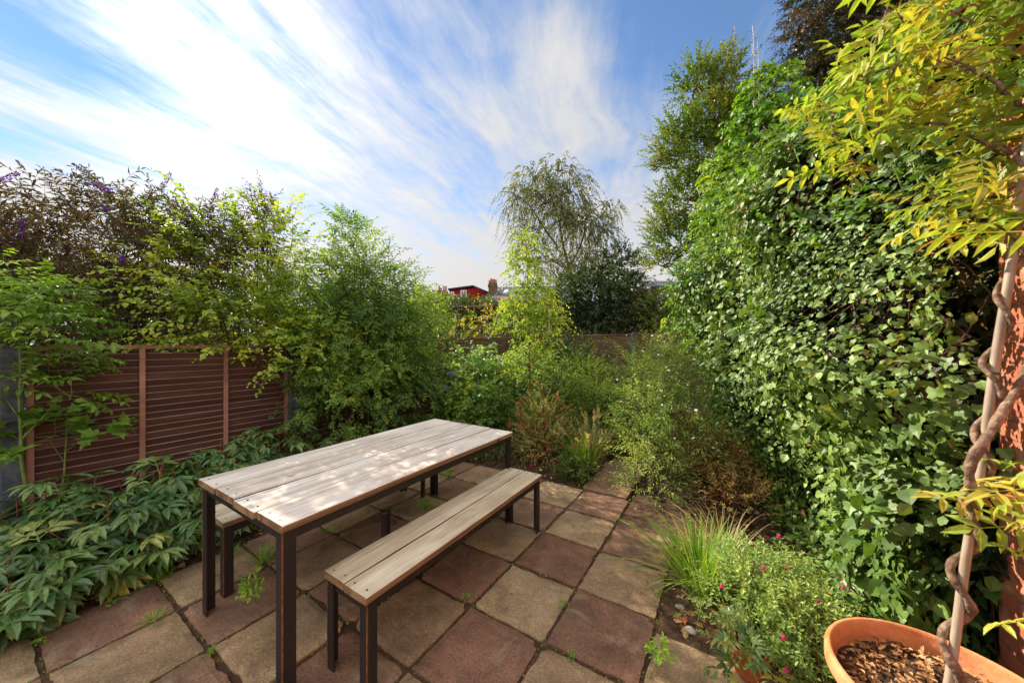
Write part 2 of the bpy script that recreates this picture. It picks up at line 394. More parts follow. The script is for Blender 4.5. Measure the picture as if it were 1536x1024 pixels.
def wood_top(name, cols, gap=False, axis=1, seed=0):
    m, nt, out = newmat(name); L = nt.links.new
    tc = N_(nt, 'ShaderNodeTexCoord'); a = N_(nt, 'ShaderNodeAttribute', attribute_name='rnd')
    off = N_(nt, 'ShaderNodeVectorMath', operation='MULTIPLY_ADD'); off.inputs[1].default_value = (3.7, 9.1, 5.3)
    cx = N_(nt, 'ShaderNodeCombineXYZ'); [L(a.outputs['Fac'], cx.inputs[i]) for i in range(3)]
    L(cx.outputs[0], off.inputs[0]); L(tc.outputs['Object'], off.inputs[2])
    def stretched(s, scale, detail, dist=0.0, rough=.6):
        mp = N_(nt, 'ShaderNodeMapping'); mp.inputs['Scale'].default_value = s; L(off.outputs[0], mp.inputs[0])
        n = N_(nt, 'ShaderNodeTexNoise', ins={'Scale': scale, 'Detail': detail, 'Distortion': dist, 'Roughness': rough}); L(mp.outputs[0], n.inputs['Vector']); return n.outputs['Fac']
    g1 = stretched((60, 1.6, 60), 1.0, 8, .5); g2 = stretched((9, .8, 9), 1.0, 5, 1.2); g3 = stretched((220, 5, 220), 1.0, 5, 0); g4 = stretched((3, 3, 3), 1.0, 5, .3)
    r2 = ramp(nt, [(.3, cols[0]), (.5, cols[1]), (.7, cols[2])], g2)
    r1 = ramp(nt, [(.26, (.62, .57, .52, 1)), (.40, (.92, .91, .89, 1)), (.6, (1.08, 1.08, 1.08, 1))], g1)
    r3 = ramp(nt, [(.32, (.55, .52, .5, 1)), (.42, (1, 1, 1, 1))], g3)
    r4 = ramp(nt, [(.3, (.8, .78, .76, 1)), (.55, (1, 1, 1, 1))], g4)
    g6 = stretched((14, 2.4, 14), 1.0, 6, 2.5); r6 = ramp(nt, [(.27, (.45, .40, .36, 1)), (.34, (1, 1, 1, 1))], g6)
    # knots
    mp = N_(nt, 'ShaderNodeMapping'); mp.inputs['Scale'].default_value = (6, 2.6, 6); L(off.outputs[0], mp.inputs[0])
    v = N_(nt, 'ShaderNodeTexVoronoi', ins={'Scale': .9, 'Randomness': 1.0}); L(mp.outputs[0], v.inputs['Vector'])
    rk = ramp(nt, [(0, (.35, .27, .22, 1)), (.05, (.5, .4, .33, 1)), (.085, (1, 1, 1, 1))], v.outputs['Distance'])
    cur = r2.outputs[0]
    for r in (r1, r3, r4, rk, r6):
        mm = N_(nt, 'ShaderNodeVectorMath', operation='MULTIPLY'); L(cur, mm.inputs[0]); L(r.outputs[0], mm.inputs[1]); cur = mm.outputs[0]
    p = N_(nt, 'ShaderNodeBsdfPrincipled', ins={'Roughness': .72, 'Specular IOR Level': .25}); L(cur, p.inputs['Base Color'])
    ad = N_(nt, 'ShaderNodeMath', operation='ADD'); L(g1, ad.inputs[0]); L(g3, ad.inputs[1])
    b = N_(nt, 'ShaderNodeBump', ins={'Strength': .5, 'Distance': .004}); L(ad.outputs[0], b.inputs['Height']); L(b.outputs[0], p.inputs['Normal'])
    L(p.outputs[0], out.inputs[0]); return m

M_slab = slab_material()
M_top = wood_top('bleached_pine', [lin('#b4a291'), lin('#d4c5b5'), lin('#e6dacd')])
M_btop = wood_top('bleached_bench_pine', [lin('#a89272'), lin('#cab698'), lin('#dccdb2')])
M_edge = wood_top('sawn_edge_wood', [lin('#5e442e'), lin('#876548'), lin('#a5845e')])
M_steel = noisemat('rusty_dark_steel', [lin('#100d0b'), lin('#1c1613'), lin('#32221a')], scale=6, rough=.55, bump=.2, stretch=(1, 1, .25), spec=.5)
M_rust = noisemat('orange_rust', [lin('#3c2214'), lin('#74442a'), lin('#925a34')], scale=30, rough=.7, bump=.1)
M_basemetal = noisemat('brown_painted_metal', [lin('#2b231f'), lin('#40352e')], scale=10, rough=.5, bump=.1, spec=.5)
M_soil = noisemat('garden_soil', [lin('#1e140e'), lin('#3b291c'), lin('#5b4430'), lin('#77604a')], scale=9, detail=10, rough=.95, bump=1.0, bscale=45)
M_joint = noisemat('joint_dirt', [lin('#2a1d15'), lin('#4d3626'), lin('#6a5236')], scale=20, rough=.95, bump=1.0, bscale=80)
M_fence = noisemat('stained_fence_slat', [lin('#38211a'), lin('#55352a'), lin('#6e4a3c')], scale=3, detail=9, rough=.75, bump=.35, bscale=14, stretch=(4, .35, 4), var=.28)
M_fenceR = noisemat('stained_fence_rail', [lin('#7a5040'), lin('#9a6a56'), lin('#b4866e')], scale=4, detail=8, rough=.75, bump=.3, bscale=14, stretch=(4, .5, 1))
M_fenceE = noisemat('fence_slat_edge_skylit', [lin('#7c5a4c'), lin('#a07c6c'), lin('#bc9c8a')], scale=3, detail=9, rough=.8, bump=.2, stretch=(4, .6, 4))  # paler than the slats: skylight on their top ledges put into the colour
M_fenceE2 = noisemat('weathered_slat_edge_skylit', [lin('#806c50'), lin('#a48e6c'), lin('#bca888')], scale=3, detail=9, rough=.8, bump=.2, stretch=(4, .6, 4))  # same for the weathered panels: sky-lit top ledges painted paler
M_fence2 = noisemat('weathered_fence_slat', [lin('#453222'), lin('#6b5138'), lin('#8a7050')], scale=3, detail=9, rough=.8, bump=.35, bscale=14, stretch=(3, .6, 4), var=.25)
M_conc = noisemat('grey_concrete', [lin('#3c3d42'), lin('#505257'), lin('#6a6b6e')], scale=14, rough=.9, bump=.4)
M_twig = noisemat('brown_twig', [lin('#2a1c12'), lin('#4a3423'), lin('#6a4e36')], scale=20, rough=.85, bump=0)
M_rtwig = noisemat('reddish_twig', [lin('#5a2a18'), lin('#7c4226'), lin('#95603a')], scale=20, rough=.8, bump=0)
M_gtwig = noisemat('green_twig', [lin('#4c5a20'), lin('#6c7a34'), lin('#8a8a4c')], scale=20, rough=.7, bump=0)
M_bark = noisemat('grey_bark', [lin('#2e241b'), lin('#5a4a3b'), lin('#8a7c6c')], scale=9, rough=.9, bump=.6, stretch=(2, 2, .6))
M_vine = noisemat('wisteria_bark', [lin('#3c2b20'), lin('#6e5644'), lin('#a08874')], scale=38, detail=8, rough=.9, bump=.9, bscale=60, stretch=(1, 1, 1))
M_terra = noisemat('terracotta', [lin('#8c5434'), lin('#b46c3e'), lin('#c88a5e'), lin('#d0a484')], scale=4, detail=10, rough=.82, bump=.25, bscale=50)
M_terrad = noisemat('old_terracotta', [lin('#7a3d1e'), lin('#9c5528'), lin('#b36a3c')], scale=5, rough=.8, bump=.15, bscale=60)
M_compost = noisemat('potting_compost', [lin('#1f140c'), lin('#3c2818'), lin('#6a4a2c')], scale=14, detail=9, rough=.95, bump=1.0, bscale=60)
M_pole = noisemat('weathered_pole', [lin('#6e5e50'), lin('#94826f'), lin('#b4a290')], scale=12, rough=.6, bump=.15, stretch=(1, 1, .3), spec=.4)
M_tie = noisemat('green_tie_plastic', [lin('#2a4a36'), lin('#3a6048')], scale=10, rough=.5, bump=0)

# ================================================================ ground
rg = np.random.RandomState(11)
def grid_sheet(name, xs, ys, zf, mat, kind='structure'):
    X, Y = np.meshgrid(xs, ys); Z = zf(X, Y)
    g = Geo(); n, m_ = len(xs), len(ys)
    idx = np.arange(n * m_).reshape(m_, n)
    Q = np.stack([idx[:-1, :-1], idx[:-1, 1:], idx[1:, 1:], idx[1:, :-1]], -1).reshape(-1, 4)
    g.add(np.stack([X, Y, Z], -1).reshape(-1, 3), quads=Q)
    return tag(g.build(name, mat, smooth=True), kind=kind)
def bumps(X, Y):
    return (np.sin(X * 7.1 + np.sin(Y * 5.3) * 1.7) * np.sin(Y * 6.3 + X * 2.1) + .6 * np.sin(X * 17 + Y * 5) * np.sin(Y * 19 - X * 4)) * .5
fx = np.concatenate([-np.geomspace(300, 6.2, 16), np.arange(-6, 3.01, .06), np.geomspace(3.2, 300, 16)])
fy_ = np.concatenate([-np.geomspace(300, 1.2, 16), np.arange(-1, 11.01, .08), np.geomspace(11.2, 300, 16)])
def zsoil(X, Y):
    z = -.045 + .016 * bumps(X, Y)
    onpatio = ((X > -3.6) & (X < .2) & (Y < 3.5)) | ((X > -1.3) & (X < -.7) & (Y < 9.8))
    z = np.where(onpatio, -.046 + .002 * bumps(X * 2, Y * 2), z)
    return np.where((np.abs(X) > 7) | (np.abs(Y) > 13), -.05, z)
grid_sheet('ground', fx, fy_, zsoil, M_soil)

# patio slabs on a 0.46 m grid, red and buff in turn
XL = [-4.02, -3.56, -3.1, -2.635, -2.172, -1.712, -1.2475, -.785, -.3225, .145]
YL = [-2.1, -1.64, -1.18, -.73, -.27, .18, .632, 1.085, 1.54, 1.995, 2.45, 2.91, 3.39]
g = Geo(); rr = random.Random(4)
def slab(g, x0, x1, y0, y1, red, z=0.0):
    gp = .0085
    cx, cy = (x0 + x1) / 2, (y0 + y1) / 2
    a = R(rr.uniform(-.35, .35)); c, s = math.cos(a), math.sin(a)
    tx, ty = rr.uniform(-.006, .006), rr.uniform(-.006, .006)
    Rm = np.array([[c, -s, 0], [s, c, 0], [-tx, -ty, 1]])
    rn = (rr.uniform(.02, .42) if red else rr.uniform(.58, .98))
    e = [rr.uniform(0, .006) for _ in range(4)]
    # top subdivided so that the worn edges are uneven
    n = 14
    u = np.linspace(0, 1, n)
    X, Y = np.meshgrid(x0 + gp + e[0] + u * (x1 - x0 - 2 * gp - e[0] - e[1]), y0 + gp + e[2] + u * (y1 - y0 - 2 * gp - e[2] - e[3]))
    ej = .0035
    J = rg.uniform(-ej, ej, X.shape + (2,))
    bx = np.minimum(u, 1 - u); edge = np.minimum.outer(bx, bx)
    fall = np.clip(1 - edge / .03, 0, 1)
    Z = z + rr.uniform(-.003, .003) - fall * .0065 + rg.uniform(-.0008, .0008, X.shape)
    X = X + J[..., 0] * (edge == 0); Y = Y + J[..., 1] * (edge == 0)
    for (ci_, cj_) in ((0, 0), (0, -1), (-1, 0), (-1, -1)):      # worn and chipped corners
        if rr.random() < .55:
            k_ = rr.uniform(.006, .022); X[cj_, ci_] += k_ if ci_ == 0 else -k_; Y[cj_, ci_] += k_ if cj_ == 0 else -k_; Z[cj_, ci_] -= .006
    for _ in range(3):
        if rr.random() < .5:
            m_ = rr.randint(2, n - 3); sd_ = rr.choice('abcd'); k_ = rr.uniform(.004, .012)
            if sd_ == 'a': X[m_:m_ + 2, 0] += k_
            elif sd_ == 'b': X[m_:m_ + 2, -1] -= k_
            elif sd_ == 'c': Y[0, m_:m_ + 2] += k_
            else: Y[-1, m_:m_ + 2] -= k_
    top = np.stack([X, Y, Z], -1)
    piv = np.array([cx, cy, z])
    T = (top.reshape(-1, 3) - piv) @ Rm.T + piv
    idx = np.arange(n * n).reshape(n, n)
    Q = np.stack([idx[:-1, :-1], idx[:-1, 1:], idx[1:, 1:], idx[1:, :-1]], -1).reshape(-1, 4)
    per = np.concatenate([idx[0, :], idx[1:, -1], idx[-1, -2::-1], idx[-2:0:-1, 0]])
    low = T[per] - np.array([0, 0, .045])
    V = np.concatenate([T, low]); m = len(per); base = n * n
    S = [(per[(i + 1) % m], per[i], base + i, base + (i + 1) % m) for i in range(m)]
    g.add(V, quads=np.concatenate([Q, np.array(S)]), rnd=rn)
for i in range(len(XL) - 1):
    for j in range(len(YL) - 1):
        ci, rj = i - 2, j - 4
        if i == 8 and not (2 <= j <= 8): continue
        if j == 11 and i >= 7: continue
        if i < 2 and j > 4: continue
        x0, x1, y0, y1 = XL[i], XL[i + 1], YL[j], YL[j + 1]
        if i == 8 and j == 8: y1 = 1.93
        slab(g, x0, x1, y0, y1, (ci + rj) % 2 == 1)
patio = tag(g.build('patio', M_slab), kind='structure')
g = Geo()
y = 3.42
k = 0
while y < 9.4:
    h = .46 if k % 3 else .60
    xo = .04 * math.sin(y * 1.3) - .02
    slab(g, -1.245 + xo, -.765 + xo, y, y + h, k % 2 == 0, z=-.004); y += h; k += 1
tag(g.build('garden_path', M_slab), kind='structure')
g = Geo()
box(g, -3.6, .12, -2.0, 3.37, -.05, -.017)
tag(g.build('joint_bedding', M_joint), kind='structure')

# ================================================================ table and benches
LROT = None
def angle_iron(x, y, z0, z1, sx, sy, w=.05, t=.006):
    """L section whose heel is at (x, y); the flanges run towards sx, sy; a pale rusty line on the heel"""
    g = Geo()
    xa, xb = sorted((x, x + sx * w)); ya, yb = sorted((y, y + sy * t))
    box(g, xa, xb, ya, yb, z0, z1)
    xa, xb = sorted((x, x + sx * t)); ya, yb = sorted((y + sy * t, y + sy * w))
    box(g, xa, xb, ya, yb, z0, z1)
    # worn heel
    xa, xb = sorted((x - sx * .0012, x + sx * .0035)); ya, yb = sorted((y - sy * .0012, y + sy * .0035))
    box(g, xa, xb, ya, yb, z0 + .001, z1 - .001, mi=1)
    return g
def furniture(kind, label, cat, x0, x1, y0, y1, h, nplank, tm, group=None, gaps=None, th=.034, legw=.05):
    cx, cy = (x0 + x1) / 2, (y0 + y1) / 2
    root = empty(kind, (cx, cy, 0), label, cat, group)
    g = Geo(); w = (x1 - x0) / nplank
    rr = random.Random(hash(kind) % 97 if False else int(abs(x0) * 100))
    for i in range(nplank):
        ga = gaps[i] if gaps else .0045
        gb = gaps[i + 1] if gaps else .004
        a, b = x0 + i * w + (ga if i else 0), x0 + (i + 1) * w - (gb if i < nplank - 1 else 0)
        # a plank, subdivided along its length so that it bows and its edge wanders a little
        n = 28; ys = np.linspace(y0 + rr.uniform(-.006, .006), y1 + rr.uniform(-.008, .008), n)
        ph, am = rr.uniform(0, 6), rr.uniform(.0006, .0018)
        zoff = rr.uniform(-.0015, .0015); bv = .004
        sec = [(0, 0), (1, 0), (1, 1), (0, 1)]
        V = []
        for k_, yy in enumerate(ys):
            wob = am * math.sin(yy * 5 + ph) + am * .5 * math.sin(yy * 17 + ph * 2)
            zz_ = zoff + .0015 * math.sin(yy * 2.3 + ph)
            aa, bb = a + wob, b + wob * .7 + rr.uniform(-.0006, .0006)
            yb_ = yy
            for (px_, pz_) in [(aa + bv, 0), (bb - bv, 0), (bb, bv), (bb, th - bv), (bb - bv, th), (aa + bv, th), (aa, th - bv), (aa, bv)]:
                V.append((px_ - cx, yb_ - cy, h - th + pz_ + zz_))
        Qs, Qt = [], []
        for k_ in range(n - 1):
            for e in range(8):
                f = (e + 1) % 8
                q = (k_ * 8 + e, k_ * 8 + f, k_ * 8 + 8 + f, k_ * 8 + 8 + e)
                (Qt if e in (3, 4, 5) else Qs).append(q)
        for kk, fl in ((0, 1), (n - 1, -1)):
            b_ = kk * 8
            for q in [(b_, b_ + 7, b_ + 2, b_ + 1), (b_ + 7, b_ + 6, b_ + 3, b_ + 2), (b_ + 6, b_ + 5, b_ + 4, b_ + 3)]:
                Qs.append(q if fl > 0 else q[::-1])
        V = np.array(V)
        for yy in (y0 + .03, y1 - .03):        # screw heads
            for fx__ in (.25, .75):
                lathe(g, [(.0001, h + .0022), (.0045, h + .002), (.005, h - .002)], cx=a + (b - a) * fx__ - cx + rr.uniform(-.01, .01), cy=yy - cy + rr.uniform(-.006, .006), n=10, mi=2)
        # note: quads above are wound for outward normals along +y
        Qt = [q[::-1] for q in Qt]; Qs2 = []
        g.add(V, quads=Qt, rnd=i / nplank + .07, mi=0); g.add(V, quads=Qs, rnd=i / nplank + .07, mi=1)
    g.build('tabletop' if 'table' in kind else 'seat', [tm, M_edge, M_steel], root)
    ins = .012; hz_ = h - th - .001
    for sx in (1, -1):
        for sy in (1, -1):
            lx_ = (x0 + ins if sx > 0 else x1 - ins) - cx; ly_ = (y0 + ins if sy > 0 else y1 - ins) - cy
            gl = angle_iron(lx_, ly_, 0.0, hz_, sx, sy, legw)
            gl.build('leg', [M_steel, M_rust], root)
    g = Geo(); a_ = ins + .008; fh = .045
    X0, X1, Y0, Y1 = x0 + a_ - cx, x1 - a_ - cx, y0 + a_ - cy, y1 - a_ - cy
    zt = hz_ - .0006
    for (xa, xb, ya, yb) in [(X0, X0 + .005, Y0, Y1), (X1 - .005, X1, Y0, Y1), (X0 + .005, X1 - .005, Y0, Y0 + .005), (X0 + .005, X1 - .005, Y1 - .005, Y1)]:
        box(g, xa, xb, ya, yb, zt - fh, zt)
    for t in (.33, .66):
        box(g, X0 + .006, X1 - .006, Y0 + (Y1 - Y0) * t - .02, Y0 + (Y1 - Y0) * t + .02, zt - .006, zt - .0012)
    g.build('frame', M_steel, root)
    return root
furniture('garden_table', 'long outdoor table with bleached plank top and dark steel angle legs', 'table', -2.49, -1.553, .68, 2.485, .75, 4, M_top, gaps=[0, .006, .009, .006, 0], legw=.055)
furniture('garden_bench', 'pale plank bench standing clear on the patio on the right of the table', 'bench', -1.585, -1.262, .873, 2.45, .45, 2, M_btop, group='benches at the table')
furniture('garden_bench', 'plank bench mostly hidden behind the table next to the peonies', 'bench', -2.835, -2.505, .786, 2.40, .45, 2, M_btop, group='benches at the table')
# parasol base between them
root = empty('parasol_base', (-1.955, 1.5, 0), 'dark round parasol base with upright tube under the table', 'parasol base')
g = Geo(); lathe(g, [(0.001, .0), (.265, .0), (.27, .006), (.27, .018), (.262, .026), (.05, .034), (.036, .036), (.001, .036)], n=56)
g.build('base_plate', M_basemetal, root, smooth=False)
g = Geo(); lathe(g, [(.030, .034), (.030, .36), (.033, .362), (.034, .375), (.030, .378), (.025, .376), (.024, .30), (.024, .05)], n=28)
g.build('tube', M_basemetal, root, smooth=True)
g = Geo(); tubes(g, [(.028, .012, .30), (.045, .019, .30)], [.006, .006], 10); tubes(g, [(.045, .019, .30), (.052, .022, .30), (.064, .027, .30), (.068, .029, .30)], [.006, .015, .015, .006], 12, caps=True)
g.build('knob', M_basemetal, root)

# ================================================================ fences
def fence_panel(L, H, mats, seed, battens=(.333, .667), pitch=.058):
    """panel along +y from 0..L, garden side +x, bottom 0, top H"""
    rr = random.Random(seed)
    gf = Geo(); gs = Geo()
    box(gf, -.022, .022, 0, L, H - .032, H, bev=.003)
    box(gf, -.018, .018, 0.002, L - .002, .0, .035)
    for yy in (0.0, L - .035): box(gf, -.0205, .0205, yy, yy + .035, .036, H - .033)
    for b in battens: box(gf, .0125, .0315, L * b - .018, L * b + .018, .037, H - .034, bev=.002)
    z = .04; n = 16
    while z + pitch * .6 < H - .034:
        ys = np.linspace(.037, L - .037, n)
        w1 = np.cumsum([rr.uniform(-.0012, .0012) for _ in ys]) * .7; w1 -= w1.mean()
        w2 = np.cumsum([rr.uniform(-.0012, .0012) for _ in ys]) * .7; w2 -= w2.mean()
        zb = z + w1 * .6; ztop = np.minimum(z + pitch * .97 + w2, H - .034)
        # each slat leans: its lower edge stands towards the garden over the top of the one below
        V = []
        for k in range(n):
            V += [(-.006, ys[k], zb[k] - .012), (-.012, ys[k], zb[k] - .012), (-.004, ys[k], ztop[k] + .001), (.0122 + w2[k] * .3, ys[k], ztop[k] - .003)]
        V = np.array(V); Q = []
        for k in range(n - 1):
            a = k * 4
            for e in range(4):
                f = (e + 1) % 4
                Q.append((a + e, a + f, a + 4 + f, a + 4 + e))
        rn_ = rr.random(); gs.add(V, quads=[q for i_, q in enumerate(Q) if i_ % 4 != 2], rnd=rn_); gs.add(V, quads=[q for i_, q in enumerate(Q) if i_ % 4 == 2], rnd=rn_, mi=1)
        z += pitch * rr.uniform(.98, 1.02)
    return gf, gs
FX = -4.3
def concrete_post(g, h, w=.10):
    box(g, -.05, .05, -w / 2, w / 2, -.1, h - .03, bev=.008)
    box(g, -.038, .038, -w / 2 + .012, w / 2 - .012, h - .0298, h, bev=.01)
fence = empty('slatted_fence', (FX, 0, 0), 'brown slatted fence panels between grey concrete posts along the left side', 'fence', 'garden fences')
posts = [.16, 2.01, 3.93, 5.92, 7.9, 9.93]
tops = [1.78, 1.49, 1.49, 1.64, 1.80, 1.80, 1.80]
ytops = [1.78, 1.46, 1.62, 1.66, 1.80, 1.82]
spans = [(-1.75, posts[0] - .055)] + [(posts[i] + .055, posts[i + 1] - .055) for i in range(5)]
hts = [1.76, 1.49, 1.49, 1.63, 1.72, 1.78]
for k, ((a, b), h) in enumerate(zip(spans, hts)):
    gf, gs = fence_panel(b - a, h - .05, None, k + 3)
    pn = gf.build('fence_panel', M_fenceR if k < 3 else M_fence2, fence); pn.location = (0, a, .05)
    sl_ = gs.build('slat_infill', [M_fence, M_fenceE] if k < 3 else [M_fence2, M_fenceE2], pn)
pst = None
for k, (yy, h) in enumerate(zip(posts, [1.79, 1.5, 1.47, 1.66, 1.80, 1.82])):
    g = Geo(); concrete_post(g, h)
    p_ = g.build('concrete_post', M_conc, fence); p_.location = (0, yy, 0)
back = empty('slatted_fence', (-4.2, 10.0, 0), 'dark slatted fence across the far end of the garden', 'fence', 'garden fences')
back.rotation_euler = (0, 0, R(-90))
yb = 0
for k in range(4):
    gf, gs = fence_panel(1.85, 1.74, None, k + 30)
    pn = gf.build('fence_panel', M_fence2, back); pn.location = (0, yb + .055, .05)
    gs.build('slat_infill', [M_fence2, M_fenceE2], pn)
    g = Geo(); concrete_post(g, 1.84); p_ = g.build('concrete_post', M_conc, back); p_.location = (0, yb + 1.96, 0)
    yb += 1.96
# ================================================================ plants: machinery
def ortho(D, rs):
    a = rs.normal(size=D.shape); a -= (a * D).sum(-1, keepdims=True) * D
    return unit(a)

def crown_points(blobs, n, rs, rmin=.45, zmin=-.35, up=.35, wts=None):
    B = np.array(blobs, float); w = (B[:, 3] * B[:, 4] * B[:, 5]) ** .62; w = w * (1 if wts is None else np.array(wts)); w /= w.sum()
    k = rs.choice(len(B), n, p=w)
    u = unit(rs.normal(size=(n, 3))); bad = u[:, 2] < zmin; u[bad, 2] *= -1
    r = rmin + (1 - rmin) * rs.rand(n) ** .75
    P = B[k, :3] + u * r[:, None] * B[k, 3:6]
    nrm = unit(u / B[k, 3:6] * B[k, 3:6].mean(1, keepdims=True))
    D = unit(nrm + np.array([0, 0, up]) + .35 * rs.normal(size=(n, 3)))
    return P, D, k

def shoots(g, gt, P, D, L, K, tm, size, rs, droop=.25, spread=60, twig=.0025, taper=.55, opp=False, start=.12, face_up=.8, hang=.15, tri=(0, 1), minr=None, rndb=None, zig=.0, skip=0.0, tw_sides=3, mi=0):
    """leafy shoots: P start, D direction, L length each, K leaves; g takes leaves, gt takes twigs"""
    n = len(P)
    if n == 0: return
    L = np.broadcast_to(L, (n,)) * np.ones(n)
    KS = 6
    t = np.linspace(0, 1, KS)[None, :, None]
    side = ortho(D, rs) * rs.uniform(-.18, .18, (n, 1))
    Lc = L[:, None, None]
    def curve(tt):
        return P[:, None, :] + D[:, None, :] * Lc * tt + side[:, None, :] * Lc * tt ** 2 + np.array([0, 0, -1.0]) * (droop * Lc * tt ** 2)
    line = curve(t)
    if gt is not None and twig > 0:
        rad = (twig * (1 - .75 * np.linspace(0, 1, KS)))[None, :] * np.ones((n, 1))
        tubes(gt, line, rad, tw_sides)
    tt = (start + (1 - start) * (np.arange(K) / max(1, K - 1)))[None, :] + rs.uniform(-.3 / K, .3 / K, (n, K))
    tt = np.clip(tt, 0, 1)[..., None]
    pos = curve(tt); eps = .02
    tan = unit(curve(np.minimum(tt + eps, 1.03)) - curve(tt - eps))
    up = np.array([0, 0, 1.0])
    S1 = unit(np.cross(tan, up) + 1e-4); S2 = np.cross(S1, tan)
    kk = np.arange(K)[None, :]
    if opp: az = (kk % 2) * np.pi + rs.uniform(-.5, .5, (n, K)) + (np.arange(n) % 2)[:, None] * .3
    else: az = kk * 2.4 + rs.uniform(0, 6.28, (n, 1)) + rs.uniform(-.4, .4, (n, K))
    az = az[..., None]
    radial = np.cos(az) * S1 + np.sin(az) * S2
    sp = np.radians(spread + rs.uniform(-14, 14, (n, K)))[..., None] * (1 - .55 * tt)
    X = unit(np.cos(sp) * tan + np.sin(sp) * radial + up * (-hang) + .12 * rs.normal(size=(n, K, 3)))
    Nn = unit(face_up * up + (1 - face_up) * rs.normal(size=(n, K, 3)) + .25 * rs.normal(size=(n, K, 3)) + .3 * tan)
    sz = rs.uniform(size[0], size[1], (n, K)) * (1 - (1 - taper) * tt[..., 0] ** 1.5)
    rb = rs.rand(n, 1) * .55 if rndb is None else np.reshape(rndb, (-1, 1)) * .55
    rnd = np.clip(rb + .45 * rs.rand(n, K), 0, 1)
    keep = rs.rand(n, K) >= skip
    place(g, tm, pos[keep], X[keep], Nn[keep], sz[keep], rnd[keep], mi)
    return line

def limbs(gt, base, blobs, P, rs, r0=.03, nsub=60, trunkz=.25, stems=1, sides=6, spread=.08, wig=.06, single=False):
    """woody frame: stems from the base to the blob centres, then thinner limbs to shoot starts"""
    B = np.array(blobs, float); base = np.asarray(base, float)
    K = 9; t = np.linspace(0, 1, K)[:, None]
    if single:
        top = B[B[:, 2].argmax()]; tp = np.array([top[0], top[1], top[2] + top[5] * .3]); n_ = 14; tt_ = np.linspace(0, 1, n_)[:, None]
        bow = (rs.normal(size=3) * np.array([1, 1, 0])) * .03 * (tp[2] - base[2])
        TR = base + (tp - base) * tt_ + bow * np.sin(tt_ * np.pi) + rs.normal(size=(n_, 3)) * r0 * .25 * np.sin(tt_ * np.pi)
        tubes(gt, TR, r0 * (1 - .75 * tt_[:, 0]), max(sides, 8))
        for b in B:
            zf = np.clip((b[2] - b[5] * .5 - base[2]) / (tp[2] - base[2]) - np.linalg.norm(b[:2] - tp[:2]) * .45 / (tp[2] - base[2]), .12, .95)
            i0 = zf * (n_ - 1); st = TR[int(i0)]; c = b[:3]; mid = (st + c) / 2 + np.array([0, 0, -.06]) * np.linalg.norm(c - st)
            tubes(gt, (1 - t) ** 2 * st + 2 * t * (1 - t) * mid + t ** 2 * c, r0 * (1 - .7 * zf) * .7 * (1 - .6 * t[:, 0]), sides)
    for bi, b in enumerate(B if not single else []):
        for s in range(stems):
            c = b[:3] + rs.normal(size=3) * b[3:6] * .25 + np.array([0, 0, b[5] * .2])
            st = base + np.array([rs.uniform(-spread, spread), rs.uniform(-spread, spread), 0])
            mid = st + (c - st) * .5 + np.array([0, 0, np.linalg.norm((c - st)[:2]) * trunkz])
            P_ = (1 - t) ** 2 * st + 2 * t * (1 - t) * mid + t ** 2 * c
            P_ = P_ + rs.normal(size=(K, 3)) * wig * np.sin(t * np.pi) * r0 * 8
            tubes(gt, P_, r0 * (1 - .65 * t[:, 0]), sides)
    if nsub and len(P):
        idx = rs.choice(len(P), min(nsub, len(P)), replace=False)
        Q = P[idx]
        d = np.linalg.norm(Q[:, None] - B[None, :, :3], axis=2); j = d.argmin(1)
        A = B[j, :3] + rs.normal(size=(len(idx), 3)) * B[j, 3:6] * .12
        tt = np.linspace(0, 1, 6)[None, :, None]
        M_ = (A + Q) / 2 + rs.normal(size=A.shape) * .08 * B[j, 3:6]
        pl = (1 - tt) ** 2 * A[:, None] + 2 * tt * (1 - tt) * M_[:, None] + tt ** 2 * Q[:, None]
        tubes(gt, pl, np.linspace(r0 * .38, r0 * .10, 6), 4)

def shrub(name, label, cat, base, blobs, n, L, K, tm, size, leaf, wood, seed, group=None, r0=.015, nsub=60, stems=1, rmin=.45, zmin=-.35, up=.35, extra=None, leafname='foliage', stemname='stems', sides=6, trunkz=.25, single=False, wts=None, **kw):
    global TIPS
    rs = np.random.RandomState(seed); base = np.asarray(base, float)
    root = empty(name, base, label, cat, group)
    g, gt = Geo(), Geo()
    P, D, k = crown_points(blobs, n, rs, rmin, zmin, up, wts)
    ok = P[:, 2] > min(.03, base[2] + .015 + .0); P, D = P[ok], D[ok]
    Ls = rs.uniform(L[0], L[1], len(P))
    # neighbouring shoots share a tone, so the crown has lighter and duller clumps
    ph = rs.uniform(0, 6, 3); f = 2.2 / np.mean([b[3] for b in blobs])
    tone = np.clip(.5 + .33 * (np.sin(P[:, 0] * f + ph[0]) + np.sin(P[:, 1] * f + ph[1]) + np.sin(P[:, 2] * f * 1.3 + ph[2])) / 1.5 + .25 * rs.normal(size=len(P)), 0, 1)
    TIPS = shoots(g, gt, P, D, Ls, K, tm, size, rs, rndb=tone, **kw)[:, -2:]
    limbs(gt, base, blobs, P, rs, r0, nsub, trunkz, stems, sides, single=single)
    g.v = [v - base for v in g.v]; gt.v = [v - base for v in gt.v]
    g.build(leafname, leaf, root); gt.build(stemname, wood, root, smooth=True)
    return root, P, D, rs

def blobpx(px, py, d, rx, rz, ry=None):
    """crown lobe of rx by rz metres-at-depth d"""
    c = at(px, py, d); a = rx * d / F; b = rz * d / F
    return (c[0], c[1], c[2], a, ry or a, b)

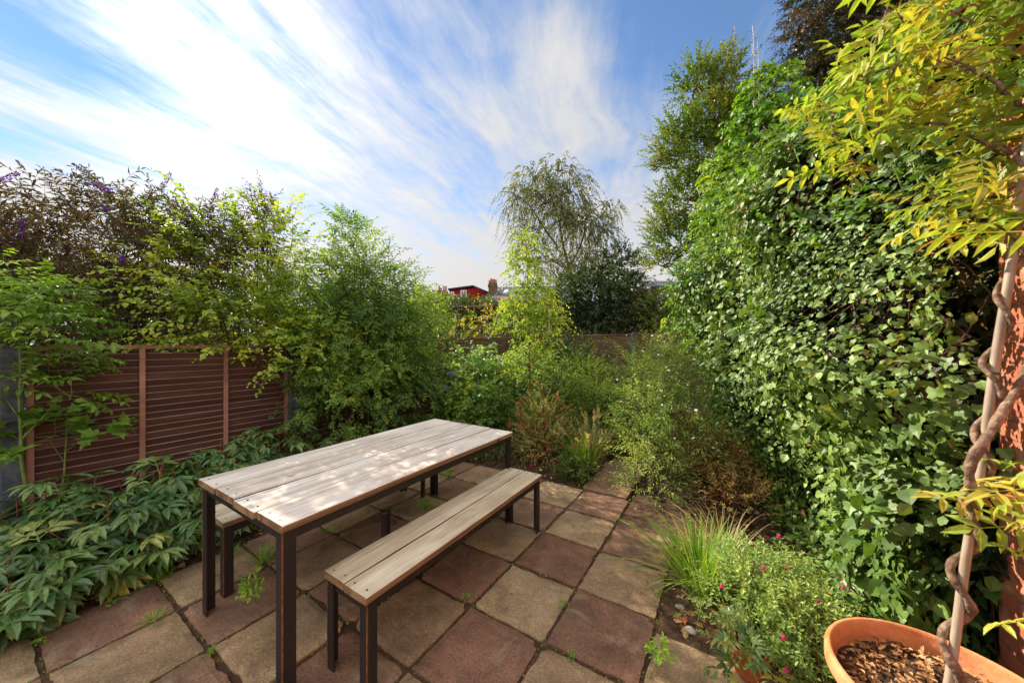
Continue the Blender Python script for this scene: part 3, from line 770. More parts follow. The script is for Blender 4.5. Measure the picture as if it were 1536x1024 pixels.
# ----
def add_parts(root, name, mesh_obj_fn, pts, rs, mat=None, s=(1, 1), ups=None):
    """copies of one small part (a flower, a pod) on a plant"""
    proto = None; base = np.array(root.location)
    for i, p in enumerate(pts):
        if proto is None:
            proto = mesh_obj_fn(); o = proto
        else:
            o = proto.copy(); COL.objects.link(o)
        o.parent = root; o.location = tuple(np.asarray(p) - base)
        k = rs.uniform(*s); o.scale = (k, k, k)
        if ups is None: o.rotation_euler = (rs.uniform(-.7, .7), rs.uniform(-.7, .7), rs.uniform(0, 6.28))
        else: o.rotation_euler = Vector(ups[i]).to_track_quat('Z', 'Y').to_euler()

LF = leaflet; OV = LF(.52, .15, -.14); RND = LF(.8, .12, -.18); LAN = LF(.26, .15, -.25); LAN2 = leaf2(.24, .15, -.2)
O2 = leaf2(.55, .15, -.12); R2 = leaf2(.8, .12, -.1); IVY = ivy_leaf(); IVYW = ivy_leaf(-.2, 1.15)

# ---- leaf colours (sunlit albedo)
def cols(*h): return [lin(x) for x in h]
ML_bud = leafmat('buddleia_leaf', cols('#32382a', '#44482c', '#54443a', '#5e4a36', '#5b6834'), .35, warm=(1.1, 1, 1))
ML_yel = leafmat('arching_shrub_leaf', cols('#465c22', '#5f7a2a', '#7e9636', '#9cac40', '#b4ac44'), .45)
ML_dk = leafmat('elder_leaf', cols('#34502a', '#44622c', '#567634', '#6e8a3a', '#8a9a40'), .42)
ML_jas = leafmat('jasmine_leaf', cols('#3c5a24', '#54742a', '#6f8c30', '#8ea43c'), .45)
ML_peo = leafmat('peony_leaf', cols('#35522e', '#48663a', '#5c7844', '#748850', '#a09848'), .28, .42, spec=.55)
ML_sap = leafmat('sapling_leaf', cols('#4c6c2c', '#608236', '#789a42', '#94ae54'), .45)
ML_rasp = leafmat('raspberry_leaf', cols('#46663a', '#5c7c46', '#76965a', '#93ac6c'), .35)
ML_aut = leafmat('autumn_leaf', cols('#6a7e2c', '#8a9034', '#aa9a3a', '#b4803a'), .45)
ML_lime = leafmat('heart_leaf', cols('#5c7a2a', '#76923a', '#8fa444', '#b0b04c'), .45)
ML_birch = leafmat('birch_leaf', cols('#3c4a28', '#525e32', '#6b7238', '#857c3c'), .35)
ML_far = leafmat('far_dark_leaf', cols('#1e2e1a', '#2c3e20', '#3f5428', '#566a30'), .3)
ML_mid = leafmat('mid_green_leaf', cols('#344a22', '#46602a', '#607c32', '#8a9440'), .42)
ML_ivy = leafmat('ivy_leaf', cols('#34502a', '#446230', '#567638', '#6a8a48', '#8ca05c'), .25, .5, spec=.4, noise=25, warm=(1.25, 1.08, .8))
ML_ivyb = leafmat('bright_ivy_leaf', cols('#3e6426', '#507c2c', '#689034', '#94a83e'), .4, .5, spec=.35, warm=(1.15, 1.02, .95))
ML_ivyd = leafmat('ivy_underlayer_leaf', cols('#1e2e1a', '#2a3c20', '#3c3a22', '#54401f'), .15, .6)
ML_holly = leafmat('holly_leaf', cols('#38542a', '#4c6a2e', '#687834', '#8e8438'), .35, .4)
ML_con = leafmat('conifer_leaf', cols('#1c2a16', '#2a361c', '#4a3f22', '#604c28'), .2)
ML_wis = leafmat('wisteria_leaf', cols('#5a7828', '#728c30', '#8ea23a', '#a8b046', '#b4a846', '#a0683a'), .42, .5, (1.2, 1.2, .5), noise=40, warm=(.98, 1.0, .95))
ML_grass = leafmat('grass_blade', cols('#466a28', '#5f8632', '#7c9c40', '#9aa852'), .4)
ML_dry = leafmat('dry_grass', cols('#a08a58', '#bca874', '#d2c090'), .35, warm=(1, 1, 1))
ML_salv = leafmat('salvia_leaf', cols('#50703a', '#6a884a', '#88a05c', '#a8b478'), .36)
ML_fuch = leafmat('small_grey_green_leaf', cols('#5a6438', '#78804a', '#949660', '#a88c58'), .35)
ML_rose = leafmat('rosemary_leaf', cols('#4c5e3c', '#66784e', '#8a9a6c'), .25)
ML_weed = leafmat('weed_leaf', cols('#5a8a2a', '#78a43a', '#98b848'), .45)
ML_litter = leafmat('fallen_leaf', cols('#4a3220', '#76502e', '#a0784a', '#c8a270', '#8a4a24'), .15, .7, warm=(1, 1, 1))
def petal(name, h, tr=.4): return leafmat(name, cols(*h), tr, .5, (1.1, 1, 1.1), spec=.2, warm=(1, 1, 1))
MP_purple = petal('purple_petal', ('#5a2470', '#7a34a0', '#8a5ab0')); MP_dead = petal('spent_flower', ('#3c2a22', '#54402e'))
MP_red = petal('red_petal', ('#a81838', '#d02850')); MP_pink = petal('magenta_petal', ('#b01a5c', '#d83a80'))
MP_white = petal('white_petal', ('#e8dcd4', '#f4ece4')); MP_verb = petal('lilac_petal', ('#8a6ab4', '#a88acc'))

# ================================================================ behind the left fence
BUDB = (-5.9, .75, -.04)
bl = [(-5.9, .95, 2.35, .95, 1.05, .85), (-6.1, .0, 2.05, .9, .85, .75), (-5.6, 1.6, 2.35, .7, .75, .8), (-5.6, .5, 1.35, .75, 1.3, 1.0), (-6.3, -.8, 1.9, .8, .9, .8)]
bud, P, D, rs = shrub('buddleia_bush', 'tall purple-flowered bush arching over the fence behind the leftmost young tree', 'bush', BUDB, bl + [(-5.5, .6, .9, .6, 1.5, .8)], 2700, (.25, .6), 13, LAN2, (.06, .125), ML_bud, M_twig, 21, r0=.022, nsub=150, stems=3, droop=.35, spread=60, hang=.3, face_up=.6, up=.3, skip=.1)
def spike(mat, nm):
    def f():
        g = Geo(); r_ = np.random.RandomState(5); n = 170; t = np.sort(r_.rand(n)); rad = .013 * (1 - .75 * t)
        a = r_.uniform(0, 6.28, n); P_ = np.stack([np.cos(a) * rad, np.sin(a) * rad, t * .17], -1)
        X = unit(np.stack([np.cos(a), np.sin(a), .3 + 0 * a], -1)); place(g, leaf2(.7), P_, X, ortho(X, r_), .014, r_.rand(n))
        tubes(g, [(0, 0, -.03), (0, 0, .06), (0, 0, .165)], [.003, .0025, .001], 4)
        return g.build(nm, mat)
    return f
cand = TIPS[:, 1]; dirs = unit(TIPS[:, 1] - TIPS[:, 0])
sel = np.where((cand[:, 2] > 1.9) & (cand[:, 0] > -6.5))[0]; sel = rs.choice(sel, min(98, len(sel)), replace=False)
ups = dirs[sel]
add_parts(bud, 'flower_spike', spike(MP_dead, 'spent_flower_spike'), cand[sel[:58]], rs, s=(.5, .95), ups=ups[:58])
add_parts(bud, 'flower_spike', spike(MP_purple, 'flower_spike'), cand[sel[58:]], rs, s=(.75, 1.25), ups=ups[58:])

bl = [(-4.85, 1.55, 2.3, .55, .55, .75), (-4.75, 2.05, 2.45, .5, .5, .75), (-4.6, 1.7, 1.6, .5, .65, .55), (-4.35, 1.5, 1.55, .35, .5, .5), (-4.25, 1.95, 1.3, .32, .35, .5), (-4.95, 1.15, 1.9, .4, .4, .6), (-4.1, 1.98, 1.25, .24, .26, .5)]
shrub('arching_shrub', 'yellow-green shrub with rounded leaves spilling over the brown fence panel', 'bush', (-4.7, 1.8, -.04), bl, 640, (.3, .75), 14, RND, (.045, .075), ML_yel, M_twig, 22, r0=.016, nsub=90, stems=3, droop=.45, spread=70, hang=.2, opp=True, up=.5, taper=.5, face_up=.75, wts=[.75, .6, 1.2, 1.3, 1.3, 1, 3.0])
# tall leader
rs = np.random.RandomState(5)
bl = [(-4.9, 1.95, 2.75, .22, .22, .55)]
shrub('buddleia_bush', 'thin pointed purple-tipped shoot standing above the yellow-green shrub', 'bush', (-5.0, 1.95, -.04), bl, 60, (.2, .45), 12, LAN2, (.05, .1), ML_bud, M_twig, 23, r0=.014, nsub=12, stems=2, droop=.2, up=1.3, spread=65)

bl = [(-4.15, 2.5, 2.0, .55, .5, .7), (-4.25, 3.05, 1.85, .6, .6, .7), (-4.0, 3.35, 1.55, .5, .45, .7), (-3.95, 2.6, 1.35, .5, .6, .7), (-3.85, 2.5, .75, .45, .5, .6), (-4.0, 3.25, 1.05, .4, .4, .6), (-4.5, 2.4, 1.75, .5, .5, .9)]
shrub('elder_bush', 'large dense dark green shrub behind the far end of the table', 'bush', (-3.95, 2.75, -.04), bl, 960, (.22, .5), 7, pinnate(3, .46, .38), (.10, .17), ML_dk, M_twig, 24, wts=[.5, .55, .8, 1.3, 2.2, 2.0, .6], r0=.02, nsub=120, stems=3, droop=.35, spread=62, hang=.25, up=.35, face_up=.7)
bl = [(-4.35, 3.35, 2.15, .5, .5, .5), (-4.3, 3.75, 1.8, .5, .45, .65), (-4.1, 2.9, 2.4, .35, .4, .35), (-4.15, 4.05, 1.45, .4, .3, .5), (-4.55, 3.0, 2.5, .55, .5, .45)]
shrub('climbing_jasmine', 'bright green twiggy climber tumbling over the crown of the dark shrub by the fence', 'climber', (-4.2, 3.5, -.04), bl, 360, (.3, .7), 14, O2, (.04, .066), ML_jas, M_twig, 25, r0=.012, nsub=90, stems=2, droop=.4, spread=65, up=.45)
# small tree of heaven-like leader above
bl = [(-4.05, 2.62, 2.75, .18, .18, .35)]
shrub('young_ash', 'small ash leader with long leaflets rising out of the climber', 'young tree', (-4.05, 2.65, -.04), bl, 12, (.12, .2), 5, pinnate(5, .34, .3), (.2, .3), ML_jas, M_twig, 26, r0=.012, nsub=3, droop=.1, up=1.2)

# ================================================================ left bed
SB = at(44, 700, 2.42); SB[2] = -.04
bl = [tuple(at(px, py, d)) + (r, r, rz) for px, py, d, r, rz in [(60, 470, 2.45, .24, .16), (30, 450, 2.4, .18, .16), (95, 520, 2.5, .22, .18), (40, 560, 2.4, .22, .2), (10, 600, 2.35, .2, .2), (95, 590, 2.5, .18, .16)]]
shrub('young_tree', 'young tree with a thin yellowish stem in front of the grey concrete post', 'young tree', SB, bl, 56, (.08, .2), 6, pinnate(3, .5, .4), (.12, .2), ML_sap, M_gtwig, 31, r0=.013, nsub=40, stems=1, droop=.15, hang=.25, spread=70, face_up=.95, up=.25, opp=True, single=True)
SB2 = at(76, 690, 2.55); SB2[2] = -.04
bl = [tuple(at(px, py, d)) + (r, r, rz) for px, py, d, r, rz in [(100, 620, 2.6, .24, .12), (75, 660, 2.5, .3, .14), (130, 650, 2.6, .2, .12)]]
shrub('young_tree', 'second shorter stem with broad lobed leaves just right of the young tree', 'young tree', SB2, bl, 18, (.1, .2), 5, IVYW, (.09, .14), ML_sap, M_gtwig, 32, r0=.010, nsub=12, stems=1, droop=.1, hang=.15, spread=75, face_up=.95, single=True)

def peony(loc, label, r, h, nst, seed, tall=1.0):
    rs = np.random.RandomState(seed); base = np.array([loc[0], loc[1], -.03])
    root = empty('peony_plant', base, label, 'peony', 'peonies along the left bed')
    g, gt = Geo(), Geo()
    a = rs.uniform(0, 6.28, nst); q = rs.uniform(.1, 1, nst) ** .7
    S0 = base + np.stack([np.cos(a) * .09 * q, np.sin(a) * .09 * q, 0 * a], -1)
    tip = base + np.stack([np.cos(a) * r * q, np.sin(a) * r * q, h * (1 - .45 * q ** 2) * rs.uniform(.75, 1.05, nst)], -1)
    t = np.linspace(0, 1, 7)[None, :, None]; mid = S0 + (tip - S0) * .5 + np.array([0, 0, .12]) * h
    pl = (1 - t) ** 2 * S0[:, None] + 2 * t * (1 - t) * mid[:, None] + t ** 2 * tip[:, None]
    tubes(gt, pl, np.linspace(.0055, .003, 7), 5)
    K = 8
    for ti in range(K):
        s = .28 + .72 * ti / (K - 1)
        pos = (1 - s) ** 2 * S0 + 2 * s * (1 - s) * mid + s * s * tip
        az = a + 2.4 * ti + rs.uniform(-.4, .4, nst)
        out = np.stack([np.cos(az), np.sin(az), 0 * az], -1)
        dr = np.stack([np.cos(a), np.sin(a), 0 * a], -1)
        lift = .55 if ti >= K - 2 else .25
        X = unit(out + .35 * dr + np.array([0, 0, 1.0]) * rs.uniform(-.35, lift, (nst, 1)))
        Nn = unit(np.array([0, 0, 1.0]) + .28 * rs.normal(size=(nst, 3)) + .3 * out * (1 if ti > 3 else .3))
        for var in range(2):
            mk = rs.rand(nst) < .5
            if ti == K - 1 or True: place(g, PEO[(ti + var) % len(PEO)], pos[mk], X[mk], Nn[mk], rs.uniform(.24, .35, mk.sum()) * (1 - .25 * (s > .9)), np.clip(rs.beta(1.3, 2.0 if ti > 2 else 1.0, mk.sum()), 0, 1))
    lo = g.v
    g.v = [np.stack([v[:, 0], v[:, 1], np.maximum(v[:, 2], .004 + .0)], -1) - base for v in g.v]
    gt.v = [v - base for v in gt.v]
    g.build('foliage', ML_peo, root); gt.build('stems', M_rtwig, root, smooth=True)
PEO = [peony_tmpl(random.Random(i)) for i in range(5)]
pe = [((-3.45, .52), 'peony with dark divided leaves sprawling nearest the table legs', .42, .52, 17), ((-3.30, .02), 'peony at the left edge of the photo lying over the purple slab', .42, .42, 17),
      ((-3.95, .18), 'peony around the foot of the young tree', .46, .62, 18), ((-3.80, .72), 'peony between the front peonies and the fence post', .44, .62, 18),
      ((-3.50, 1.0), 'peony behind the left end of the bench', .40, .55, 16), ((-3.95, 1.22), 'peony in deep shade against the middle of the brown fence', .42, .66, 15),
      ((-3.95, 1.72), 'peony under the second fence batten with orange stalks', .40, .72, 14), ((-3.7, -.42), 'peony cut off by the left edge of the photo', .45, .60, 16), ((-3.72, 2.15), 'peony at the foot of the large dark shrub', .34, .55, 11)]
for i, (p_, lab, r_, h_, ns) in enumerate(pe): peony(p_, lab, r_, h_, ns, 40 + i)

# ================================================================ bed beyond the table
def ZP(px, py, z=0.0): return gnd(px, py, z)
def mound(name, label, cat, X, Y, r, h, n, L, K, tm, size, leaf, wood, seed, lobes=3, **kw):
    rs = np.random.RandomState(seed + 500)
    bl = [(X + rs.uniform(-.35, .35) * r, Y + rs.uniform(-.35, .35) * r, h * rs.uniform(.4, .62), r * rs.uniform(.55, .8), r * rs.uniform(.55, .8), h * rs.uniform(.32, .5)) for _ in range(lobes)]
    bl.append((X, Y, h * .3, r * .9, r * .9, h * .3)); kw.setdefault('zmin', -1)
    return shrub(name, label, cat, (X, Y, -.04), bl, n, L, K, tm, size, leaf, wood, seed, **kw)
mound('raspberry_bush', 'pale green broad-leaved bramble in front of the sunlit fence panel', 'bush', -3.55, 4.5, .62, 1.35, 330, (.25, .5), 7, trifol(), (.10, .17), ML_rasp, M_gtwig, 51, r0=.008, droop=.25, face_up=.95, hang=.1, up=.6)
mound('raspberry_bush', 'darker bramble lower down beside the far left table corner', 'bush', -3.2, 3.85, .5, .8, 220, (.2, .45), 7, trifol(), (.09, .15), ML_dk, M_gtwig, 52, r0=.007, droop=.3, face_up=.95)
mound('raspberry_bush', 'bramble between the second concrete post and the slender young tree', 'bush', -3.0, 5.3, .7, 1.25, 300, (.25, .5), 7, trifol(), (.08, .13), ML_rasp, M_gtwig, 53, r0=.008, droop=.25, face_up=.9, up=.5)
mound('yellow_climber', 'yellow and orange vine leaves along the top of the far left fence', 'climber', -4.45, 5.1, .62, 1.8, 75, (.2, .4), 7, IVYW, (.06, .10), ML_aut, M_twig, 54, r0=.006, up=.5, rmin=.6, droop=.4)
# verbena
rs = np.random.RandomState(8); vb = np.array([-3.0, 3.75, -.04])
vr = empty('verbena', vb, 'wiry verbena with small lilac flower heads behind the table', 'flower')
g = Geo(); tips = np.array([at(x, y, 4.9) for x, y in [(675, 562), (652, 571), (685, 570), (668, 583), (674, 588), (690, 577)]])
t = np.linspace(0, 1, 8)[None, :, None]; md = (vb + tips) / 2 + np.array([.06, 0, .1])
tubes(g, (1 - t) ** 2 * vb + 2 * t * (1 - t) * md[:, None] + t ** 2 * tips[:, None], np.linspace(.004, .002, 8), 4)
g.v = [v - vb for v in g.v]; g.build('stems', M_gtwig, vr)
def vhead():
    g = Geo(); r_ = np.random.RandomState(2); u = unit(r_.normal(size=(60, 3))); u[:, 2] = np.abs(u[:, 2])
    place(g, leaf2(.8), u * .02, u, ortho(u, r_), .012, r_.rand(60)); return g.build('flower_head', MP_verb)
add_parts(vr, 'flower_head', vhead, tips, rs, s=(.8, 1.5))

# slender young tree with a stake
bl = [tuple(at(px, py, 5.3)) + (r, r, rz) for px, py, r, rz in [(790, 370, .18, .22), (785, 410, .24, .28), (800, 450, .26, .28), (778, 480, .28, .3), (812, 500, .28, .33), (795, 550, .36, .36), (828, 475, .2, .22)]]
TB = at(797, 661, 5.3); TB[2] = -.04
yt, P, D, rs = shrub('young_tree', 'slender young tree with heart-shaped lime leaves and a thin reddish trunk beyond the table', 'young tree', TB, bl, 560, (.12, .4), 10, R2, (.038, .07), ML_lime, M_rtwig, 61, r0=.018, nsub=60, single=True, droop=.6, hang=.5, spread=60, face_up=.5, up=.2, trunkz=0)
g = Geo(); a_ = at(793, 470, 5.2); b_ = at(797, 655, 5.2)
# bush layer around it
ms = [('leafy_bush', 'green bush at the foot of the slender young tree', -2.35, 5.0, .55, 1.15, 300, ML_mid, O2, (.035, .06)),
      ('leafy_bush', 'feathery mid-green bush between the young tree and the dark back fence', -1.9, 5.8, .6, 1.25, 420, ML_mid, LAN2, (.04, .07)),
      ('leafy_bush', 'loose dark bush in front of the left part of the back fence', -2.75, 7.0, .75, 1.6, 380, ML_mid, O2, (.05, .08)),
      ('leafy_bush', 'low bush with pale tips next to the path under the back fence', -1.75, 7.1, .55, 1.25, 300, ML_mid, O2, (.04, .07)),
      ('leafy_bush', 'bushy clump left of the path behind the straw grass', -1.75, 4.9, .42, .85, 300, ML_mid, LAN2, (.04, .07)),
      ('leafy_bush', 'thick green bush in the far left corner by the fence', -3.6, 6.4, .65, 1.5, 380, ML_mid, O2, (.05, .08)),
      ('leafy_bush', 'dark leafy bush deep in the back corner of the garden', -3.3, 8.6, .9, 1.9, 420, ML_far, O2, (.05, .09))]
for i, (nm, lab, X, Y, r_, h_, n_, mt, tm_, sz_) in enumerate(ms):
    mound(nm, lab, 'bush', X, Y, r_, h_, n_, (.18, .45), 13, tm_, sz_, mt, M_twig, 70 + i, r0=.008, nsub=40, droop=.2, up=.7, group='bushes in the far bed')
# fuchsia-like shrub with red flowers
fu, P, D, rs = mound('fuchsia_bush', 'twiggy grey-green bush dotted with red flowers right of the table', 'bush', -1.95, 3.95, .47, .86, 620, (.12, .3), 13, O2, (.018, .032), ML_fuch, M_rtwig, 81, r0=.006, nsub=70, stems=2, up=.7, twig=.0015)
def bell(mat, nm='flower', s=.022):
    def f():
        g = Geo(); lathe(g, [(.12 * s, 0), (.32 * s, -.25 * s), (.34 * s, -.7 * s), (.6 * s, -1.15 * s)], n=7)
        r_ = np.random.RandomState(3); a = np.arange(5) * 1.257; X = unit(np.stack([np.cos(a), np.sin(a), -.35 + 0 * a], -1))
        place(g, LF(.6), np.tile([[0, 0, -.8 * s]], (5, 1)), X, np.tile([[0, 0, 1.]], (5, 1)), s * 1.1, r_.rand(5)); return g.build(nm, mat)
    return f
tp = P + D * .2; sel = rs.choice(len(tp), 46, replace=False)
add_parts(fu, 'flower', bell(MP_red), tp[sel], rs, s=(.8, 1.4))
mound('low_shrub', 'low grey-leaved groundcover shrub at the far edge of the patio behind the table', 'bush', -2.45, 3.78, .36, .30, 260, (.08, .2), 12, LAN2, (.02, .035), ML_rose, M_twig, 83, r0=.004, nsub=20, up=.6)
mound('low_shrub', 'small dark-leaved mound beside the path corner under the straw grass', 'bush', -1.42, 3.68, .26, .24, 200, (.06, .15), 9, O2, (.025, .045), ML_mid, M_twig, 84, r0=.004, nsub=20, up=.6)

def grass(name, label, loc, n, Lr, leaf, seed, spread=.5, w=.006, group=None, rb=.08, cat='grass', bend=.5, heads=0, lean=(0, 0)):
    rs = np.random.RandomState(seed); base = np.array([loc[0], loc[1], loc[2] if len(loc) > 2 else -.03])
    root = empty(name, base, label, cat, group)
    K = 7; a = rs.uniform(0, 6.28, n); q = rs.rand(n) ** .6
    st = np.stack([np.cos(a) * rb * q, np.sin(a) * rb * q, 0 * a], -1); L_ = rs.uniform(Lr[0], Lr[1], n)
    az = a + rs.uniform(-.8, .8, n); lean_ = spread * (.15 + q) * rs.uniform(.5, 1.2, n)
    out = np.stack([np.cos(az), np.sin(az), 0 * az], -1); t = np.linspace(0, 1, K)[None, :, None]
    ln = lean_[:, None, None]; LL = L_[:, None, None]
    pl = st[:, None] + LL * (out[:, None] * (ln * t + bend * ln * t ** 2) + np.array([0, 0, 1.]) * (t * (1 - .15 * ln) - bend * .75 * ln * t ** 2.5) + np.array([lean[0], lean[1], 0]) * t ** 1.5)
    side = np.stack([-np.sin(az + rs.uniform(-.7, .7, n)), np.cos(az), .0 * az], -1)[:, None] * (w * rs.uniform(.6, 1.2, n))[:, None, None] * np.sin(np.clip(t * 2.6 + .5, 0, np.pi)).clip(.12)
    A = pl - side / 2; B = pl + side / 2
    V = np.stack([A, B], 2).reshape(-1, 3); V[:, 2] = np.maximum(V[:, 2], .004)
    idx = np.arange(n * K * 2).reshape(n, K, 2)
    Q = np.stack([idx[:, :-1, 0], idx[:, :-1, 1], idx[:, 1:, 1], idx[:, 1:, 0]], -1).reshape(-1, 4)
    g = Geo(); g.add(V, quads=Q, rnd=np.repeat(rs.rand(n), K * 2)); g.build('blades', leaf, root)
    if heads:
        gh = Geo(); hh = rs.choice(n, heads)
        for i in hh:
            p0 = pl[i, -1]; k = 26; tt = rs.rand(k); d = unit(pl[i, -1] - pl[i, -3])
            pts = p0 + d * (tt * .14)[:, None] - d * .05 + rs.normal(size=(k, 3)) * .006; X = unit(d + .5 * rs.normal(size=(k, 3)))
            place(gh, LAN2, pts, X, ortho(X, rs), .028, rs.rand(k))
        gh.build('seed_heads', ML_dry, root)
    return root
grass('straw_grass', 'clump of green grass with straw seed heads left of the path entrance', (-1.5, 4.0), 420, (.3, .55), ML_grass, 91, spread=.45, heads=0, rb=.11, w=.005)
grass('straw_grass', 'tall straw-coloured grass stalks standing in the green clump left of the path', (-1.42, 4.12), 130, (.45, .8), ML_dry, 92, spread=.35, heads=46, rb=.10, w=.003, bend=.8)

# white-flowered gaura, rosemary, low twiggy shrub
bl = [(-.60, 3.60, .22, .26, .28, .24), (-.66, 3.7, .5, .25, .25, .25), (-.72, 3.8, .8, .26, .3, .32), (-.55, 4.1, 1.05, .28, .35, .35), (-.8, 4.3, 1.25, .25, .25, .3), (-.4, 3.8, .7, .26, .3, .35)]
ga, P, D, rs = shrub('white_flowered_bush', 'tall airy bush with small white flowers right of the path entrance', 'bush', (-.62, 3.62, -.04), bl, 900, (.15, .42), 14, LAN2, (.03, .055), ML_salv, M_twig, 93, r0=.009, nsub=60, single=True, zmin=-1, up=.8, twig=.0016)
def wflower():
    g = Geo(); r_ = np.random.RandomState(3); a = np.arange(4) * 1.57; X = unit(np.stack([np.cos(a), np.sin(a), .2 + 0 * a], -1))
    place(g, R2, np.zeros((4, 3)), X, np.tile([[0, 0, 1.]], (4, 1)), .02, r_.rand(4)); return g.build('flower', MP_white)
tp = P + D * .27; sel = rs.choice(np.where(tp[:, 2] > .35)[0], 90, replace=False)
add_parts(ga, 'flower', wflower, tp[sel], rs, s=(.5, 1.0))
bl = [(-.62, 5.6, 1.05, .4, .4, .5), (-.35, 5.3, .9, .35, .4, .5), (-.8, 5.9, .9, .35, .4, .5)]
shrub('rosemary_bush', 'upright grey-green needle-leaved bush beside the ivy beyond the white flowers', 'bush', (-.6, 5.6, -.04), bl, 420, (.25, .5), 26, LAN2, (.02, .032), ML_rose, M_twig, 94, r0=.01, nsub=60, up=1.8, droop=-.05, spread=40)
bl = [(-.15, 3.85, .28, .35, .4, .26), (.1, 4.3, .3, .35, .4, .28), (-.3, 4.3, .5, .3, .35, .35), (.05, 3.5, .18, .3, .3, .18)]
shrub('twiggy_shrub', 'low brownish twiggy shrub under the overhanging ivy', 'bush', (-.05, 3.9, -.04), bl, 520, (.1, .3), 13, LAN2, (.022, .04), ML_fuch, M_rtwig, 95, r0=.008, nsub=110, stems=3, up=.6)
bl = [(-.85, 6.6, 1.0, .12, .12, .55), (-.88, 6.6, 1.5, .1, .1, .45)]
shrub('climbing_vine', 'thin upright column of lime leaves in front of the dark back fence', 'climber', (-.9, 6.6, -.04), bl, 60, (.06, .15), 8, R2, (.05, .08), ML_lime, M_twig, 96, r0=.006, nsub=20, up=.4)

# smaller plants filling the beds
fill = [(-3.75, 3.6, .34, .42, 'd', 'dark low plant at the foot of the first sunlit fence panel'), (-3.2, 3.62, .3, .34, 'm', 'low green plant behind the far left corner of the patio'), (-2.75, 4.3, .38, .62, 'm', 'green border plant between the brambles and the red-flowered bush'),
        (-2.35, 4.35, .34, .6, 'y', 'yellow-green border plant behind the red-flowered bush'), (-1.75, 4.45, .3, .55, 'd', 'dark border plant close behind the straw grass'), (-1.5, 4.95, .32, .6, 'y', 'pale border plant by the left edge of the path halfway along'),
        (-1.45, 5.7, .32, .7, 'm', 'border plant leaning over the far half of the path'), (-1.2, 6.4, .4, .75, 'm', 'border plant closing the view down the path'), (-.35, 4.75, .34, .6, 'm', 'green plant right of the path under the ivy overhang'),
        (-.1, 5.2, .36, .7, 'd', 'dark plant in the shade of the ivy overhang'), (-2.5, 5.8, .5, .95, 'y', 'yellow-green bush right behind the slender young tree'), (-2.3, 6.9, .5, 1.2, 'm', 'green bush against the middle of the back fence'),
        (-1.15, 7.6, .5, 1.2, 'd', 'dark bush against the right part of the back fence'), (-.55, 4.45, .28, .5, 'g', 'grey-green plant beside the white-flowered bush'), (-2.9, 3.72, .26, .3, 'g', 'small grey-green plant at the back edge of the patio'), (-.95, 5.2, .3, .5, 'g', 'grey-green tuft spilling on the path'), (-1.3, 4.75, .24, .4, 'm', 'green plant overhanging the left edge of the path'), (-.98, 5.75, .34, .62, 'y', 'yellow-green plant in the middle of the far path'), (-1.55, 5.25, .36, .8, 'm', 'taller green plant behind the one that overhangs the path'), (-2.0, 5.2, .36, .9, 'y', 'light green bush right of the slender young tree')]
MT = {'d': ML_dk, 'm': ML_mid, 'y': ML_jas, 'g': ML_rose}
for i, (X, Y, r_, h_, m_, lab) in enumerate(fill):
    mound('border_plant', lab, 'plant', X, Y, r_, h_, int(900 * r_ * (r_ + h_)) + 60, (.1, .28), 11, (O2, LAN2, LF(.4, .2, -.15))[i % 3], (.03, .058), MT[m_], M_twig, 400 + i, r0=.005, nsub=24, up=.6, twig=.0015, group='border plants')
bl = [(-8.2 + .2 * math.sin(i * 1.7), -1.6 + i * 1.15, 1.15 + .18 * math.sin(i * 2.3), .75, .85, 1.15 + .1 * math.cos(i * 3.1)) for i in range(10)]
shrub('garden_hedge', 'tall dark hedge running along the neighbouring garden behind the left shrubs', 'hedge', (-8.2, 3.5, -.04), bl, 2600, (.2, .45), 10, O2, (.08, .13), ML_far, M_twig, 450, r0=.03, nsub=60, zmin=-1, up=.3, twig=.003)
# ================================================================ ivy bank on the right
rs = np.random.RandomState(77)
def prof(v, Y):
    """ivy face: v 0..1 from foot to the back of the top; returns x offset and z for near and far profiles blended"""
    s = np.clip((Y - 2.3) / 3.2, 0, 1)
    vv = np.array([0, .12, .28, .42, .58, .72, .86, 1.0])
    nx = np.array([.0, -.06, -.12, -.16, -.14, -.02, .25, .75]); nz = np.array([.0, .45, 1.0, 1.6, 2.2, 2.75, 3.05, 3.15])
    fx_ = np.array([.05, -.15, -.62, -.86, -.82, -.55, -.05, .7]); fz = np.array([.0, .5, 1.0, 1.6, 2.35, 3.05, 3.55, 3.75])
    x = (1 - s) * np.interp(v, vv, nx) + s * np.interp(v, vv, fx_); z = (1 - s) * np.interp(v, vv, nz) + s * np.interp(v, vv, fz)
    return x, z
def ivy_pt(Y, v):
    x, z = prof(v, Y); s = np.clip((Y - 2.3) / 3.2, 0, 1)
    b = .88 - .28 * np.clip((Y - 2.2) / 1.2, 0, 1) - .28 * s
    end = np.clip((Y - 5.0) / 1.3, 0, 1)
    x = x * (1 - end ** 2) + end ** 2 * .5
    # hollows and swells
    w = .24 * np.sin(Y * 3.1 + z * 1.3 + .6) * np.sin(z * 2.9 - Y) + .10 * np.sin(Y * 6.3 - z * 5.1 + np.sin(z * 3)) * np.sin(z * 4.3 + Y * 2.2)
    w = w * np.clip(v * 5, 0, 1)
    return np.stack([b + x + w, Y + 0 * x, z + .0], -1)
IVB = np.array([.75, 3.6, -.03])
ivy = empty('ivy_bank', IVB, 'huge bank of glossy ivy covering the right side of the garden', 'ivy')
